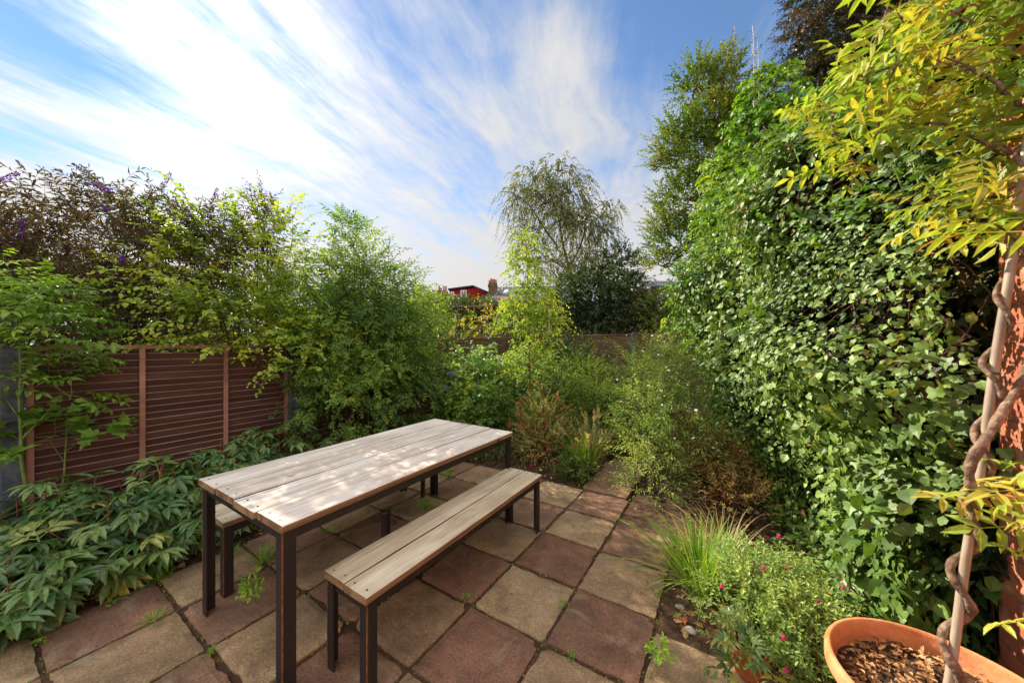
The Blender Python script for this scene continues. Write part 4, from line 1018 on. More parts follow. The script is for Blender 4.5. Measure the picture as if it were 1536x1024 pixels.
def ivy_layer(n, depth, size, tm, seed, leafd, jit=.07, ylo=2.2, yhi=6.3):
    rs = np.random.RandomState(seed)
    Y = ylo + (yhi - ylo) * rs.rand(n); v = rs.rand(n)
    P = ivy_pt(Y, v); e = .02
    dY = ivy_pt(Y + e, v) - P; dv = ivy_pt(Y, v + e) - P
    Nn = unit(np.cross(dv, dY)); Nn *= np.where(Nn[:, 0:1] > .35, -1, 1)
    P = P - Nn * (depth + rs.normal(size=n) * jit)[:, None]
    upv = unit(dv)
    # leaves hang by their stalks: tip downwards, blade facing out and up
    a = rs.normal(size=n) * .95
    tan = unit(np.cross(Nn, upv))
    X = unit(-upv * np.cos(a)[:, None] + tan * np.sin(a)[:, None] + Nn * rs.uniform(.0, .75, (n, 1)) + .15 * rs.normal(size=(n, 3)))
    NN = unit(Nn + np.array([0, 0, .55]) + .6 * rs.normal(size=(n, 3)))
    hole = np.sin(P[:, 1] * 3.7 + P[:, 2] * 2.1 + 1.3) * np.sin(P[:, 2] * 3.9 - P[:, 1] * 1.9) + .5 * np.sin(P[:, 1] * 9 - P[:, 2] * 8) * np.sin(P[:, 2] * 10 + P[:, 1] * 7) + .25 * rs.normal(size=n)
    ok = (P[:, 2] > .02) & ((hole < .86) | (depth > .2))
    reg = .85 + .35 * np.sin(P[:, 1] * 2.3 + 2) * np.sin(P[:, 2] * 2.2 + .5)
    ph = .5 + .3 * np.sin(P[:, 1] * 4 + P[:, 2] * 3) + .2 * rs.normal(size=n)
    return P[ok], X[ok], NN[ok], rs.uniform(size[0], size[1], ok.sum()) * reg[ok] * rs.choice([.65, 1, 1.25], ok.sum(), p=[.35, .45, .2]), np.clip(.6 * ph[ok] + .4 * rs.rand(ok.sum()), 0, 1), Nn[ok]
IV3 = [ivy_leaf(-.15, .85), ivy_leaf(.1, .8), LF(.95, .1, -.2), LF(.8, -.12, -.1), ivy_leaf(-.3, 1.05)]
def ivy_mix(g, P, X, N, S, rn, seed=9):
    k = np.random.RandomState(seed).choice(5, len(P), p=[.28, .17, .2, .2, .15])
    for i in range(5): place(g, IV3[i], P[k == i], X[k == i], N[k == i], (S * (1 if i in (0, 1, 4) else 1.05))[k == i], rn[k == i])
g = Geo(); gt = Geo()
P, X, NN, S, rn, Nn = ivy_layer(29000, .0, (.034, .07), IVY, 1, 0, .065)
ivy_mix(g, P - X * S[:, None] * .4, X, NN, S, rn)
P2, X2, N2, S2, r2_, _ = ivy_layer(2600, .0, (.035, .07), IVY, 21, 0, .05, ylo=2.12, yhi=2.7); P2[:, 0] -= .03; ivy_mix(g, P2, X2, N2, S2, r2_)
sel = rs.choice(len(P), 2600, replace=False)
# stalks
a0 = P[sel] - X[sel] * (S[sel] * .4)[:, None]; a1 = a0 - Nn[sel] * .07 - np.array([0, 0, .03])
tubes(gt, np.stack([a0, (a0 + a1) / 2, a1], 1), [.0012, .0013, .0014], 3)
P, X, NN, S, rn, Nn = ivy_layer(20000, .12, (.036, .064), IVY, 2, 0, .05)
ivy_mix(g, P - X * S[:, None] * .4, X, NN, S, rn * .8)
g.v = [v - IVB for v in g.v]; g.build('foliage', ML_ivy, ivy)
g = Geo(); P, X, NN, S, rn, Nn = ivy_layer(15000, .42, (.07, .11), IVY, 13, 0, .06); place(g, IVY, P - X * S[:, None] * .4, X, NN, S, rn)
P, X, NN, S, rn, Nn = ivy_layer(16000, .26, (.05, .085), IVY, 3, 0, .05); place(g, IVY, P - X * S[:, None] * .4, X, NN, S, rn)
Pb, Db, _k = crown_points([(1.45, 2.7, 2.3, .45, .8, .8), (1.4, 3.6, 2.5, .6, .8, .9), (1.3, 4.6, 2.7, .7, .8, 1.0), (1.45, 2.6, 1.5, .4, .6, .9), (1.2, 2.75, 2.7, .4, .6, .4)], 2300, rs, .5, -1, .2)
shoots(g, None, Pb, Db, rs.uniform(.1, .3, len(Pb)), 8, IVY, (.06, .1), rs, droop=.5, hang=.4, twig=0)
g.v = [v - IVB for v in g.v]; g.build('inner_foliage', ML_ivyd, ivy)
g = Geo(); P, X, NN, S, rn, Nn = ivy_layer(900, .07, (.03, .06), IVY, 4, 0, .06); place(g, LF(.6, .5, -.4), P, X, NN, S, rn); g.v = [v - IVB for v in g.v]; g.build('dead_leaves', ML_litter, ivy)
# bright young shoots on the far top edge and crown, yellow tips
g = Geo(); Y = rs.uniform(4.3, 6.1, 420); v = rs.uniform(.35, .95, 420); P = ivy_pt(Y, v)
D = unit(np.stack([-.8 + 0 * Y, .2 + 0 * Y, .5 + 0 * Y], -1) + .4 * rs.normal(size=(420, 3)))
shoots(g, gt, P, D, rs.uniform(.12, .32, 420), 8, IVY, (.04, .07), rs, droop=.5, hang=.4, spread=70, face_up=.7)
Y = rs.uniform(2.1, 5.5, 360); v = rs.uniform(.55, .98, 360); P = ivy_pt(Y, v)
D = unit(np.stack([-.6 + 0 * Y, 0 * Y, .7 + 0 * Y], -1) + .4 * rs.normal(size=(360, 3)))
shoots(g, gt, P, D, rs.uniform(.12, .4, 360), 8, IVY, (.035, .06), rs, droop=.4, hang=.3, spread=70, face_up=.7)
g.v = [v_ - IVB for v_ in g.v]; g.build('young_shoots', ML_ivyb, ivy)
# woody stems and dead stalks inside
n = 170; Y = rs.uniform(2.3, 6.0, n); v0 = rs.uniform(0, .6, n); K = 7
pl = np.stack([ivy_pt(Y + (rs.uniform(-.4, .4, n)) * k / K, np.clip(v0 + .3 * k / K, 0, 1)) + np.array([.24, 0, 0]) + rs.normal(size=(n, 3)) * .02 for k in range(K)], 1)
tubes(gt, pl, np.linspace(.006, .003, K), 4)
gt.v = [v_ - IVB for v_ in gt.v]; gt.build('stems', M_twig, ivy, smooth=True)
# ivy flower stalks
def umbel():
    g = Geo(); tubes(g, [(0, 0, -.16), (.006, 0, -.08), (0, 0, 0)], [.0035, .003, .0025], 5)
    r_ = np.random.RandomState(4); u = unit(r_.normal(size=(26, 3)))
    tubes(g, np.stack([np.zeros((26, 3)), u * .012, u * .02], 1), [.001, .001, .001], 3)
    for q in u: g.add(np.array([(0, 0, 1), (1, 0, 0), (0, 1, 0), (-1, 0, 0), (0, -1, 0), (0, 0, -1)]) * .0035 + q * .021, tris=[(0, 1, 2), (0, 2, 3), (0, 3, 4), (0, 4, 1), (5, 2, 1), (5, 3, 2), (5, 4, 3), (5, 1, 4)])
    return g.build('flower_stalk', ML_salv)
Y = rs.uniform(2.2, 4.6, 60); v = rs.uniform(.5, .95, 60); P = ivy_pt(Y, v) + np.array([-.1, 0, .08])
add_parts(ivy, 'flower_stalk', umbel, P, rs, s=(.8, 1.5), ups=unit(np.array([-.25, 0, 1]) + .2 * rs.normal(size=(60, 3))))

# dark wall added unseen behind the ivy to block light through the bank
bw = Geo(); box(bw, 1.30, 1.40, 2.2, 10.0, -.05, 1.8); 
tag(bw.build('added_backing_wall', M_soil), 'unseen backing wall added behind the ivy bank', 'wall')

# ================================================================ trees above the ivy
IB = (1.0, 5.2, -.04)
bl = [tuple(at(px, py, d)) + (r, r, rz) for px, py, d, r, rz in [(1150, 150, 5.3, .40, .42), (1140, 215, 5.2, .55, .5), (1190, 200, 5.3, .6, .5), (1180, 300, 5.3, .7, .8), (1230, 300, 5.1, .7, .7), (1270, 230, 5.2, .6, .5), (1330, 260, 5, .7, .6), (1105, 270, 5.4, .5, .5), (1085, 330, 5.6, .45, .5)]]
rsx = np.random.RandomState(3)
shrub('ivy_clad_tree', 'ivy-smothered tree stump poking above the ivy bank below the bare twigs', 'tree', IB, bl, 1900, (.12, .28), 8, IVY, (.06, .10), ML_ivyb, M_bark, 101, r0=.07, nsub=60, droop=.6, hang=.5, spread=75, up=.1, rmin=.6, leafname='crown', stemname='trunk')
DT = at(1133, 95, 5.35)
g = Geo()
for px0, px1, y1, r_ in [(1133, 1129, 38, .014), (1139, 1137, 62, .010), (1135, 1126, 55, .006)]:
    a_, b_ = at(px0, 175, 5.35), at(px1, y1, 5.35); t = np.linspace(0, 1, 8)[:, None]
    tubes(g, a_ + (b_ - a_) * t + rsx.normal(size=(8, 3)) * .008, np.linspace(r_, r_ * .25, 8), 5)
for k in range(9):
    a_ = at(1133 - k * .4, 90 - k * 5, 5.35); b_ = a_ + np.array([rsx.uniform(-.1, .1), rsx.uniform(-.05, .05), rsx.uniform(.04, .12)]); tubes(g, np.stack([a_, (a_ + b_) / 2, b_]), [.004, .003, .0015], 4)
o_ = at(1135, 175, 5.35); g.v = [v - o_ for v in g.v]; o = g.build('bare_twigs', M_pole); o.location = tuple(o_); tag(o, 'bleached dead twigs sticking up into the sky', 'branch')

HB = (-.1, 7.6, -.04)
bl = [tuple(at(px, py, d)) + (r, r, rz) for px, py, d, r, rz in [(1045, 140, 7, .38, .55), (1085, 130, 7, .35, .6), (1025, 215, 7, .5, .45), (1090, 230, 7, .6, .6), (1040, 300, 7, .7, .6), (1010, 250, 7, .32, .4), (1030, 370, 7, .75, .55), (1000, 340, 7, .3, .4), (1100, 330, 7, .7, .8), (1060, 430, 7, .6, .5), (1000, 400, 7, .3, .2), (1115, 190, 7, .5, .7), (1125, 290, 7, .6, .7), (1070, 190, 7, .5, .5)]]
shrub('holly_tree', 'loose tall tree with yellowing leaves rising behind the far end of the ivy', 'tree', HB, bl, 2700, (.2, .55), 13, O2, (.065, .10), ML_holly, M_bark, 102, r0=.05, nsub=150, single=True, droop=.12, up=.55, rmin=.35, spread=55, leafname='crown', stemname='trunk')
CB = (3.2, 8.2, -.04)
bl = [tuple(at(px, py, d)) + (r, r, rz) for px, py, d, r, rz in [(1270, 60, 8.5, 1.1, .9), (1330, 60, 8.5, 1.2, 1.2), (1240, 10, 8.5, .8, .8), (1290, -60, 8.5, 1.4, 1.2), (1380, 0, 8.5, 1.5, 1.6), (1330, 150, 8.5, 1.2, 1.0), (1235, 130, 8.3, .55, .6), (1400, 130, 8.5, 1.4, 1.4), (1215, 110, 8.3, .4, .7), (1200, 60, 8.3, .35, .6), (1260, 120, 8.3, .8, .8)]]
shrub('conifer_tree', 'dark brownish evergreen tree in the top right corner', 'tree', CB, bl, 3800, (.25, .6), 16, leaf2(.34, .15, -.2), (.08, .14), ML_con, M_bark, 103, r0=.14, nsub=120, single=True, droop=.35, up=.2, rmin=.3, leafname='crown', stemname='trunk', spread=50)

# ================================================================ orange garden wall, pole, wisteria
def wall_mat():
    m, nt, out = newmat('orange_painted_brick'); L = nt.links.new
    tc = N_(nt, 'ShaderNodeTexCoord'); sp = N_(nt, 'ShaderNodeSeparateXYZ'); L(tc.outputs['Object'], sp.inputs[0])
    cb = N_(nt, 'ShaderNodeCombineXYZ'); ad = N_(nt, 'ShaderNodeMath', operation='ADD'); L(sp.outputs[0], ad.inputs[0]); L(sp.outputs[1], ad.inputs[1]); L(ad.outputs[0], cb.inputs[0]); L(sp.outputs[2], cb.inputs[1])
    br = N_(nt, 'ShaderNodeTexBrick', ins={'Scale': 1.0, 'Mortar Size': .006, 'Mortar Smooth': .4, 'Brick Width': .225, 'Row Height': .075}); L(cb.outputs[0], br.inputs['Vector'])
    br.inputs['Color1'].default_value = lin('#a85c3e'); br.inputs['Color2'].default_value = lin('#9a5034'); br.inputs['Mortar'].default_value = lin('#84503c')
    nz = N_(nt, 'ShaderNodeTexNoise', ins={'Scale': 6.0, 'Detail': 8.0, 'Roughness': .7}); L(tc.outputs['Object'], nz.inputs['Vector'])
    rp = ramp(nt, [(.50, (0, 0, 0, 1)), (.6, (.75, .75, .75, 1))], nz.outputs['Fac'])
    mx = N_(nt, 'ShaderNodeMix', data_type='RGBA'); L(rp.outputs[0], mx.inputs['Factor']); L(br.outputs['Color'], mx.inputs['A']); mx.inputs['B'].default_value = lin('#c08a68')
    p = N_(nt, 'ShaderNodeBsdfPrincipled', ins={'Roughness': .8}); L(mx.outputs['Result'], p.inputs['Base Color'])
    b = N_(nt, 'ShaderNodeBump', ins={'Strength': .6, 'Distance': .006}); L(br.outputs['Fac'], b.inputs['Height']); b.invert = True; L(b.outputs[0], p.inputs['Normal'])
    L(p.outputs[0], out.inputs[0]); return m
g = Geo(); box(g, 0, .22, -2.4, 0, -.1, 2.35, bev=.006); box(g, -.02, .24, -2.4, .02, 2.352, 2.41, bev=.008)
o = g.build('garden_wall', wall_mat()); o.location = (.94, 2.245, 0); tag(o, 'orange painted brick wall at the right edge behind the pole', 'wall')

PB, PT = np.array([.60, 1.60, .20]), np.array([.60, 1.60, .20])
PB = at(1412, 1090, 1.03); PT = at(1540, 235, 1.03); PTT = PB + (PT - PB) * 1.25
g = Geo(); t = np.linspace(0, 1, 30)[:, None]
tubes(g, PB + (PTT - PB) * t + np.stack([.002 * np.sin(t[:, 0] * 21), .002 * np.cos(t[:, 0] * 17), 0 * t[:, 0]], -1), .0105, 14, caps=True)
for tz in (.62, .35):
    c = PB + (PT - PB) * tz; dd = unit(PT - PB)
    tubes(g, np.stack([c - dd * .004, c + dd * .004]), .0125, 14, mi=1, caps=True)
g.v = [v - PB for v in g.v]; o = g.build('support_pole', [M_pole, M_tie], smooth=True); o.location = tuple(PB); tag(o, 'leaning weathered pole with a twisted stem wound round it', 'pole')

WB = PB + np.array([.09, .02, .0]); dd = unit(PT - PB); LEN = np.linalg.norm(PT - PB)
wis = empty('wisteria', WB, 'wisteria with yellowing leaves climbing the pole at the right edge', 'climber')
u1 = unit(RT - (RT @ dd) * dd); u2 = unit(np.cross(dd, u1)); u2 = u2 if u2 @ FW < 0 else -u2    # u2 points to the viewer
gs = Geo()
K = 170; s = np.linspace(0, 1, K); turn = 2 * np.pi * (s * LEN / .185) + 2.6
rad_s = np.interp(s, [0, .15, .5, 1], [.0125, .0105, .0075, .0045]); roff = rad_s + .0105 + .002
wob = .003 * np.sin(s * 61) + .003 * np.sin(s * 37)
H = PB + dd * (s * LEN * 1.15)[:, None] + (np.cos(turn) * (roff + wob))[:, None] * u1 + (np.sin(turn) * (roff + wob))[:, None] * u2
k0 = 14; H[:k0] = WB[None] * (1 - s[:k0, None] / s[k0]) + H[k0] * (s[:k0, None] / s[k0])
kn = sum(.32 * np.exp(-((s - q_) / .006) ** 2) for q_ in (.1, .19, .27, .41, .55, .68, .83))
tubes(gs, H, rad_s * (1 + .10 * np.sin(s * 90) + .08 * np.sin(s * 233 + 1) + kn), 14, mi=0)
# heavy second stem leaving the pole to the right
q = np.linspace(0, 1, 60); ctrl = np.array([at(1450, 800, .98), at(1462, 760, .96), at(1455, 700, .94), at(1490, 640, .94), at(1530, 575, 1.0), at(1580, 480, 1.1)])
def cat_(ctrl, n):
    tt = np.linspace(0, len(ctrl) - 1, n); out_ = []
    for t_ in tt:
        i = int(min(t_, len(ctrl) - 2)); f = t_ - i
        p0, p1, p2, p3 = ctrl[max(i - 1, 0)], ctrl[i], ctrl[i + 1], ctrl[min(i + 2, len(ctrl) - 1)]
        out_.append(.5 * ((2 * p1) + (-p0 + p2) * f + (2 * p0 - 5 * p1 + 4 * p2 - p3) * f ** 2 + (-p0 + 3 * p1 - 3 * p2 + p3) * f ** 3))
    return np.array(out_)
tubes(gs, cat_(ctrl, 60), np.interp(q, [0, .3, 1], [.008, .0112, .0095]) * (1 + .12 * np.sin(q * 31) + .08 * np.sin(q * 83)), 14)
# climbing canes that arch out to the left
rs = np.random.RandomState(12); canes = []
cdef = [[(1545, 240, 1.05), (1480, 215, 1.1), (1400, 185, 1.2), (1320, 200, 1.3), (1270, 240, 1.35)],
        [(1550, 180, 1.05), (1470, 110, 1.1), (1380, 90, 1.2), (1290, 120, 1.35), (1225, 150, 1.45)],
        [(1550, 100, 1.1), (1470, 40, 1.2), (1380, -10, 1.25), (1300, -60, 1.3)],
        [(1545, 260, 1.05), (1500, 290, 1.1), (1440, 300, 1.2), (1390, 290, 1.25)],
        [(1332, 15, 1.25), (1310, 80, 1.3), (1300, 140, 1.3), (1330, 160, 1.3), (1400, 130, 1.3)],
        [(1400, 60, 1.15), (1350, 90, 1.2), (1325, 150, 1.22), (1312, 230, 1.25)],
        [(1252, 160, 1.4), (1250, 195, 1.4), (1275, 235, 1.42), (1300, 270, 1.42)],
        [(1560, 20, 1.0), (1500, -30, 1.1), (1430, -60, 1.2)], [(1560, 330, 1.0), (1530, 345, 1.05), (1470, 340, 1.1)]]
for cd in cdef:
    c_ = cat_(np.array([at(*c) for c in cd]), 40) + rs.normal(size=(40, 3)) * .0015; canes.append(c_)
    tubes(gs, c_, np.linspace(.0065, .0025, 40), 7)
gs.v = [v - WB for v in gs.v]; gs.build('stem', M_vine, wis, smooth=True)
gl = Geo(); gtw = Geo(); WPI = [pinnate(4, .33, .34, random.Random(i)) for i in range(4)]
def fronds(P, D, S, rs, seedt=0, hangv=.25):
    n = len(P); Nn = unit(np.array([0, 0, 1.]) + .35 * rs.normal(size=(n, 3)))
    rn = np.clip(rs.beta(2, 2, n), 0, 1)
    for k in range(4):
        m_ = np.arange(n) % 4 == k; place(gl, WPI[k], P[m_], D[m_], Nn[m_], S[m_], rn[m_])
for c_ in canes:
    n = 13; i_ = rs.randint(0, 40, n); P = c_[i_]; D = unit(-RT * rs.uniform(-.1, 1, (n, 1)) + np.array([0, 0, .0]) + .4 * rs.normal(size=(n, 3)))
    fronds(P, D, rs.uniform(.12, .21, n), rs)
# thick leafage in the top right corner
n = 165; px = rs.uniform(1330, 1660, n); py = rs.uniform(-140, 300, n); keep = (py < 330 - (1536 - px) * 1.0 + 20) | (px > 1500)
pp = np.array([at(a, b, d_) for a, b, d_ in zip(px[keep], py[keep], rs.uniform(.95, 1.45, keep.sum()))])
D = unit(-RT * rs.uniform(0, 1, (len(pp), 1)) + np.array([0, 0, -.2]) + .5 * rs.normal(size=(len(pp), 3))); fronds(pp, D, rs.uniform(.13, .23, len(pp)), rs)
tubes(gl, np.stack([pp, pp + D * -.04 + np.array([.03, .03, .02]), pp + np.array([.12, .1, .06])], 1), [.0018, .002, .0025], 4, mi=1)
# sprays beside the pole
for (a, b, d_, s_) in [(1475, 770, .95, .17), (1490, 760, .95, .16), (1500, 740, .95, .15), (1520, 720, .95, .16), (1530, 760, .92, .18), (1545, 790, .92, .2), (1510, 700, 1.0, .14), (1540, 850, .9, .14), (1550, 930, .9, .15), (1555, 900, .9, .16), (1560, 800, .9, .2), (1560, 730, .9, .2), (1550, 690, .95, .17), (1560, 350, .9, .25), (1500, 335, 1.05, .15)]:
    P = at(a + 40, b - 5, d_)[None]; D = unit(-RT * 1.0 + np.array([0, 0, rs.uniform(-.25, .1)]) - FW * rs.uniform(-.2, .5) + .15 * rs.normal(size=3))[None]
    fronds(P, D, np.array([s_]), rs)
gl.v = [v - WB for v in gl.v]; gl.build('foliage', [ML_wis, M_rtwig], wis)

# ================================================================ pots
def pot(cx, cy, r, h, label, mat, seed, rimh=.045, fill=.06, z0=0, n=64):
    root = empty('terracotta_pot', (cx, cy, z0), label, 'plant pot', 'terracotta pots')
    g = Geo(); rb = r * .66; th = r * .075
    rs_ = np.random.RandomState(seed)
    lathe(g, [(.001, 0), (rb, 0), (rb + .004, .01), (r * .93, h - rimh - .004), (r * .945, h - rimh), (r * .995, h - rimh + .004), (r, h - rimh + .012), (r, h - .014), (r - .005, h - .004), (r - .014, h), (r - th * .8, h - .002), (r - th, h - .012), (r - th - .004, h - rimh), (r * .86, h - fill - .03), (.001, h - fill - .03)], n=n)
    g.build('pot', mat, root, smooth=True)
    g = Geo(); nr, na = 16, 60
    rr_ = np.linspace(.02, 1, nr) * (r * .90 if fill < .12 else r * .86); aa = np.arange(na) / na * 2 * np.pi
    X = rr_[:, None] * np.cos(aa); Y = rr_[:, None] * np.sin(aa); Z = h - fill + rs_.uniform(-.006, .008, X.shape) + .012 * np.sin(X * 40) * np.cos(Y * 33)
    idx = np.arange(nr * na).reshape(nr, na); Q = np.stack([idx[:-1], idx[1:], np.roll(idx[1:], -1, 1), np.roll(idx[:-1], -1, 1)], -1).reshape(-1, 4)
    g.add(np.stack([X, Y, Z], -1).reshape(-1, 3), quads=Q); g.build('compost', M_compost, root, smooth=True)
    return root
PC = (.605, 1.665); PR = .30; PH = .40
p1 = pot(PC[0], PC[1], PR, PH, 'big terracotta pot of dry compost at the foot of the leaning pole', M_terra, 1, rimh=.06, fill=.075)
c_ = gnd(1203, 985); p2 = pot(.085, 1.90, .085, .13, 'small old clay pot half hidden under the pink-flowered bush', M_terrad, 2, rimh=.03, fill=.03)
p3 = pot(-.02, 1.40, .07, .11, 'clay pot rim just showing at the bottom edge under the weeds', M_terrad, 3, rimh=.03, fill=.03)
# litter in the big pot
def litter(name, label, n, posf, size, seed, mats, group=None):
    rs = np.random.RandomState(seed); g = Geo(); P = posf(rs, n); X = unit(rs.normal(size=(len(P), 3)) * np.array([1, 1, .22])); Nn = unit(np.array([0, 0, 1.]) + .45 * rs.normal(size=(len(P), 3)))
    s = rs.uniform(size[0], size[1], len(P)); m_ = rs.rand(len(P))
    for k, tm in enumerate((LF(.45, .3, -.3), LF(.22, .4, .2), IVYW)):
        q = (m_ * 3).astype(int) == k; place(g, tm, P[q], X[q], Nn[q], s[q], rs.rand(q.sum()))
    o = g.build(name, mats); tag(o, kind='stuff'); o['label'] = label; o['category'] = 'leaf litter'; return o
def inpot(rs, n):
    a = rs.uniform(0, 6.28, n); r = .25 * np.sqrt(rs.rand(n)); return np.stack([PC[0] + r * np.cos(a), PC[1] + r * np.sin(a), PH - .062 + rs.uniform(0, .014, n)], -1)
litter('pot_litter', 'dry leaves and bark chips lying in the big pot', 1300, inpot, (.007, .026), 5, ML_litter)
def onbed(rs, n):
    Y = rs.uniform(1.5, 6.5, n); X = rs.uniform(-.3, 1.0, n); ok = ~((X < .13) & (Y < 1.98)); X = np.where((X < -.28) & (Y < 3.3), X + .5, X)
    P = np.stack([X, Y, rs.uniform(-.03, .0, n)], -1)[ok]; return P
litter('fallen_leaves', 'brown and tan fallen leaves on the soil under the ivy', 4200, onbed, (.02, .06), 6, ML_litter)
def onleft(rs, n):
    Y = rs.uniform(-.5, 4.2, n); X = np.where(Y < 3.4, rs.uniform(-4.2, -3.0, n), rs.uniform(-4.0, -1.3, n)); return np.stack([X, Y, rs.uniform(-.02, .008, n)], -1)
litter('fallen_leaves', 'fallen leaves under the peonies and along the far bed', 2200, onleft, (.015, .045), 7, ML_litter)
def onpatio(rs, n):
    X = rs.uniform(-3.0, -.35, n); Y = rs.uniform(.3, 3.3, n); return np.stack([X, Y, 0 * X + .006], -1)
litter('leaf_scraps', 'few tiny leaf scraps scattered on the paving', 90, onpatio, (.008, .02), 8, ML_litter)
# white stone and pebbles
def stone(name, label, loc, s, seed, mat, kind=None):
    rs = np.random.RandomState(seed); n, m_ = 18, 12; th = np.linspace(0, np.pi, m_)[:, None]; ph = np.arange(n)[None] / n * 2 * np.pi
    D = np.stack([np.sin(th) * np.cos(ph), np.sin(th) * np.sin(ph), np.cos(th) + 0 * ph], -1)
    f = 1 + .14 * np.sin(D[..., 0] * 4 + seed) * np.sin(D[..., 1] * 3) + .08 * np.sin(D[..., 2] * 7 + D[..., 0] * 5)
    V = D * f[..., None] * np.array(s); idx = np.arange(n * m_).reshape(m_, n)
    Q = np.stack([idx[:-1], idx[1:], np.roll(idx[1:], -1, 1), np.roll(idx[:-1], -1, 1)], -1).reshape(-1, 4)
    g = Geo(); g.add(V.reshape(-1, 3), quads=Q); o = g.build(name, mat, smooth=True); o.location = loc; return tag(o, label, 'stone')
M_white = noisemat('pale_pink_stone', [lin('#8c7468'), lin('#b49c90'), lin('#cab6aa')], scale=9, bump=.3)
M_flint = noisemat('grey_flint', [lin('#6a6058'), lin('#9a8c80'), lin('#b8aca0')], scale=12, bump=.3)
w_ = gnd(1303, 900); stone('pale_stone', 'pale pink slab-like stone leaning under the ivy behind the big pot', (w_[0], w_[1], .05), (.13, .17, .13), 2, M_white)
for i, (px, py, s_) in enumerate([(1160, 752, .03), (1135, 765, .022), (1178, 770, .018), (1020, 905, .02), (1035, 940, .025), (1240, 800, .02)]):
    w_ = gnd(px, py); stone('pebble', ['largest grey pebble on the bare soil under the ivy', 'pebble left of the largest one under the ivy', 'small pebble right of the largest one under the ivy', 'pebble in the soil beside the corner of the patio', 'pebble at the foot of the pink-flowered bush near the patio', 'pebble among the low ivy leaves right of the bare soil'][i], (w_[0], w_[1], -.02), (s_ * 1.3, s_, s_ * .7), i + 4, M_flint)['group'] = 'pebbles on the soil'

# ================================================================ right foreground plants
gp = gnd(1052, 838)
grass('sword_grass', 'arching tuft of long bright green grass at the right edge of the patio', (-.13, 2.42), 330, (.25, .5), ML_grass, 201, spread=.55, w=.009, rb=.10, bend=.9)
grass('sword_grass', 'lighter dry-tipped grass tuft just behind the bright green one', (-.02, 2.75), 110, (.25, .48), ML_dry, 202, spread=.6, w=.005, rb=.08, bend=.9)
bl = [(.10, 2.12, .17, .22, .24, .15), (.28, 2.05, .16, .2, .2, .14), (.2, 2.4, .15, .24, .22, .13), (.12, 1.88, .14, .16, .16, .12), (.32, 2.25, .12, .16, .18, .1), (.33, 1.85, .12, .12, .14, .1)]
sa, P, D, rs = shrub('pink_flowered_bush', 'low bright green bush with a few magenta flowers in front of the bare soil', 'bush', (.17, 2.12, -.04), bl, 640, (.08, .2), 11, LF(.4, .15, -.1), (.02, .038), ML_salv, M_gtwig, 203, r0=.005, nsub=80, stems=2, up=.8, twig=.0014)
tp = P + D * .15 + np.array([0, 0, .01]); hi = np.where(tp[:, 2] > .16)[0]; sel = rs.choice(hi, 10, replace=False); add_parts(sa, 'flower', bell(MP_pink, 'flower', .014), tp[sel], rs, s=(.8, 1.3))
bl = [(.10, 1.62, .16, .08, .08, .1), (.02, 1.66, .22, .06, .06, .08)]
shrub('young_peony', 'single young broad-leaved plant near the bottom right corner of the patio', 'plant', (.08, 1.62, -.04), bl, 12, (.05, .1), 3, PEO[1], (.11, .16), ML_peo, M_rtwig, 204, r0=.005, nsub=6, up=.9)
def weed(px, py, label, h, seed, kind='leaf'):
    w_ = gnd(px, py)
    if kind == 'grass': return grass('grass_weed', label, (w_[0], w_[1], -.012), int(40 + h * 500), (h * .5, h), ML_weed, seed, spread=.9, w=.003, rb=.035, group='weeds in the paving joints', cat='weed')
    bl = [(w_[0], w_[1], h * .5, h * (.1 if h > .2 else .2), h * (.1 if h > .2 else .2), h * .42)] if h > .1 else [(w_[0], w_[1], h * .3, h * .6, h * .6, h * .3)]
    return shrub('weed', label, 'weed', (w_[0], w_[1], -.012), bl, 14 if h > .1 else 10, (h * .18, h * .35), 7, LF(.34, .15, -.1), (h * .12 + .006, h * .16 + .012), ML_weed, M_gtwig, seed, r0=.003, nsub=8, up=.9, group='weeds in the paving joints', twig=.001)
WD_ = [(240, 868, 'grass weed on the soil edge below the peonies', .11, 'grass'), (232, 928, 'flat grass tuft in the joint of the two left slabs', .06, 'grass'), (380, 915, 'tall thin yellow-green weed between the near table legs', .22, 'leaf'), (396, 840, 'grass tuft behind the near left table leg', .15, 'grass'),
       (845, 912, 'small leafy weed at the meeting of four slabs right of the bench', .05, 'leaf'), (641, 762, 'yellow-green grass weed under the far end of the table', .16, 'grass'), (672, 735, 'thin tall weed beyond the bench near the far table leg', .24, 'leaf'), (700, 898, 'tiny weed in the joint in front of the bench', .035, 'leaf'),
       (640, 763, 'low weed at the back edge of the bench', .06, 'leaf'), (988, 1015, 'leafy weed rising from the joint at the bottom edge right of centre', .17, 'leaf'), (726, 780, 'crumpled weed under the far end of the near bench', .06, 'grass'), (492, 795, 'small tuft under the middle of the table', .05, 'grass'),
       (345, 745 + 85, 'weedy grass by the left bench leg', .10, 'grass'), (60, 965, 'small weed in the wide joint at the lower left', .035, 'leaf'), (170, 905, 'yellowish seedling on the slab below the peonies', .04, 'leaf'), (318, 978, 'tiny green weed at a slab corner left of the table leg', .03, 'leaf'), (855, 985, 'tiny sprout in the joint near the bottom centre', .03, 'leaf'), (420, 795, 'grassy weeds beyond the near left table leg', .13, 'grass'), (985, 892, 'small green sprig on the buff slab at the patio edge', .03, 'leaf')]
for i, (px, py, lab, h, kd) in enumerate(WD_): weed(px, py, lab, h, 300 + i, kd)
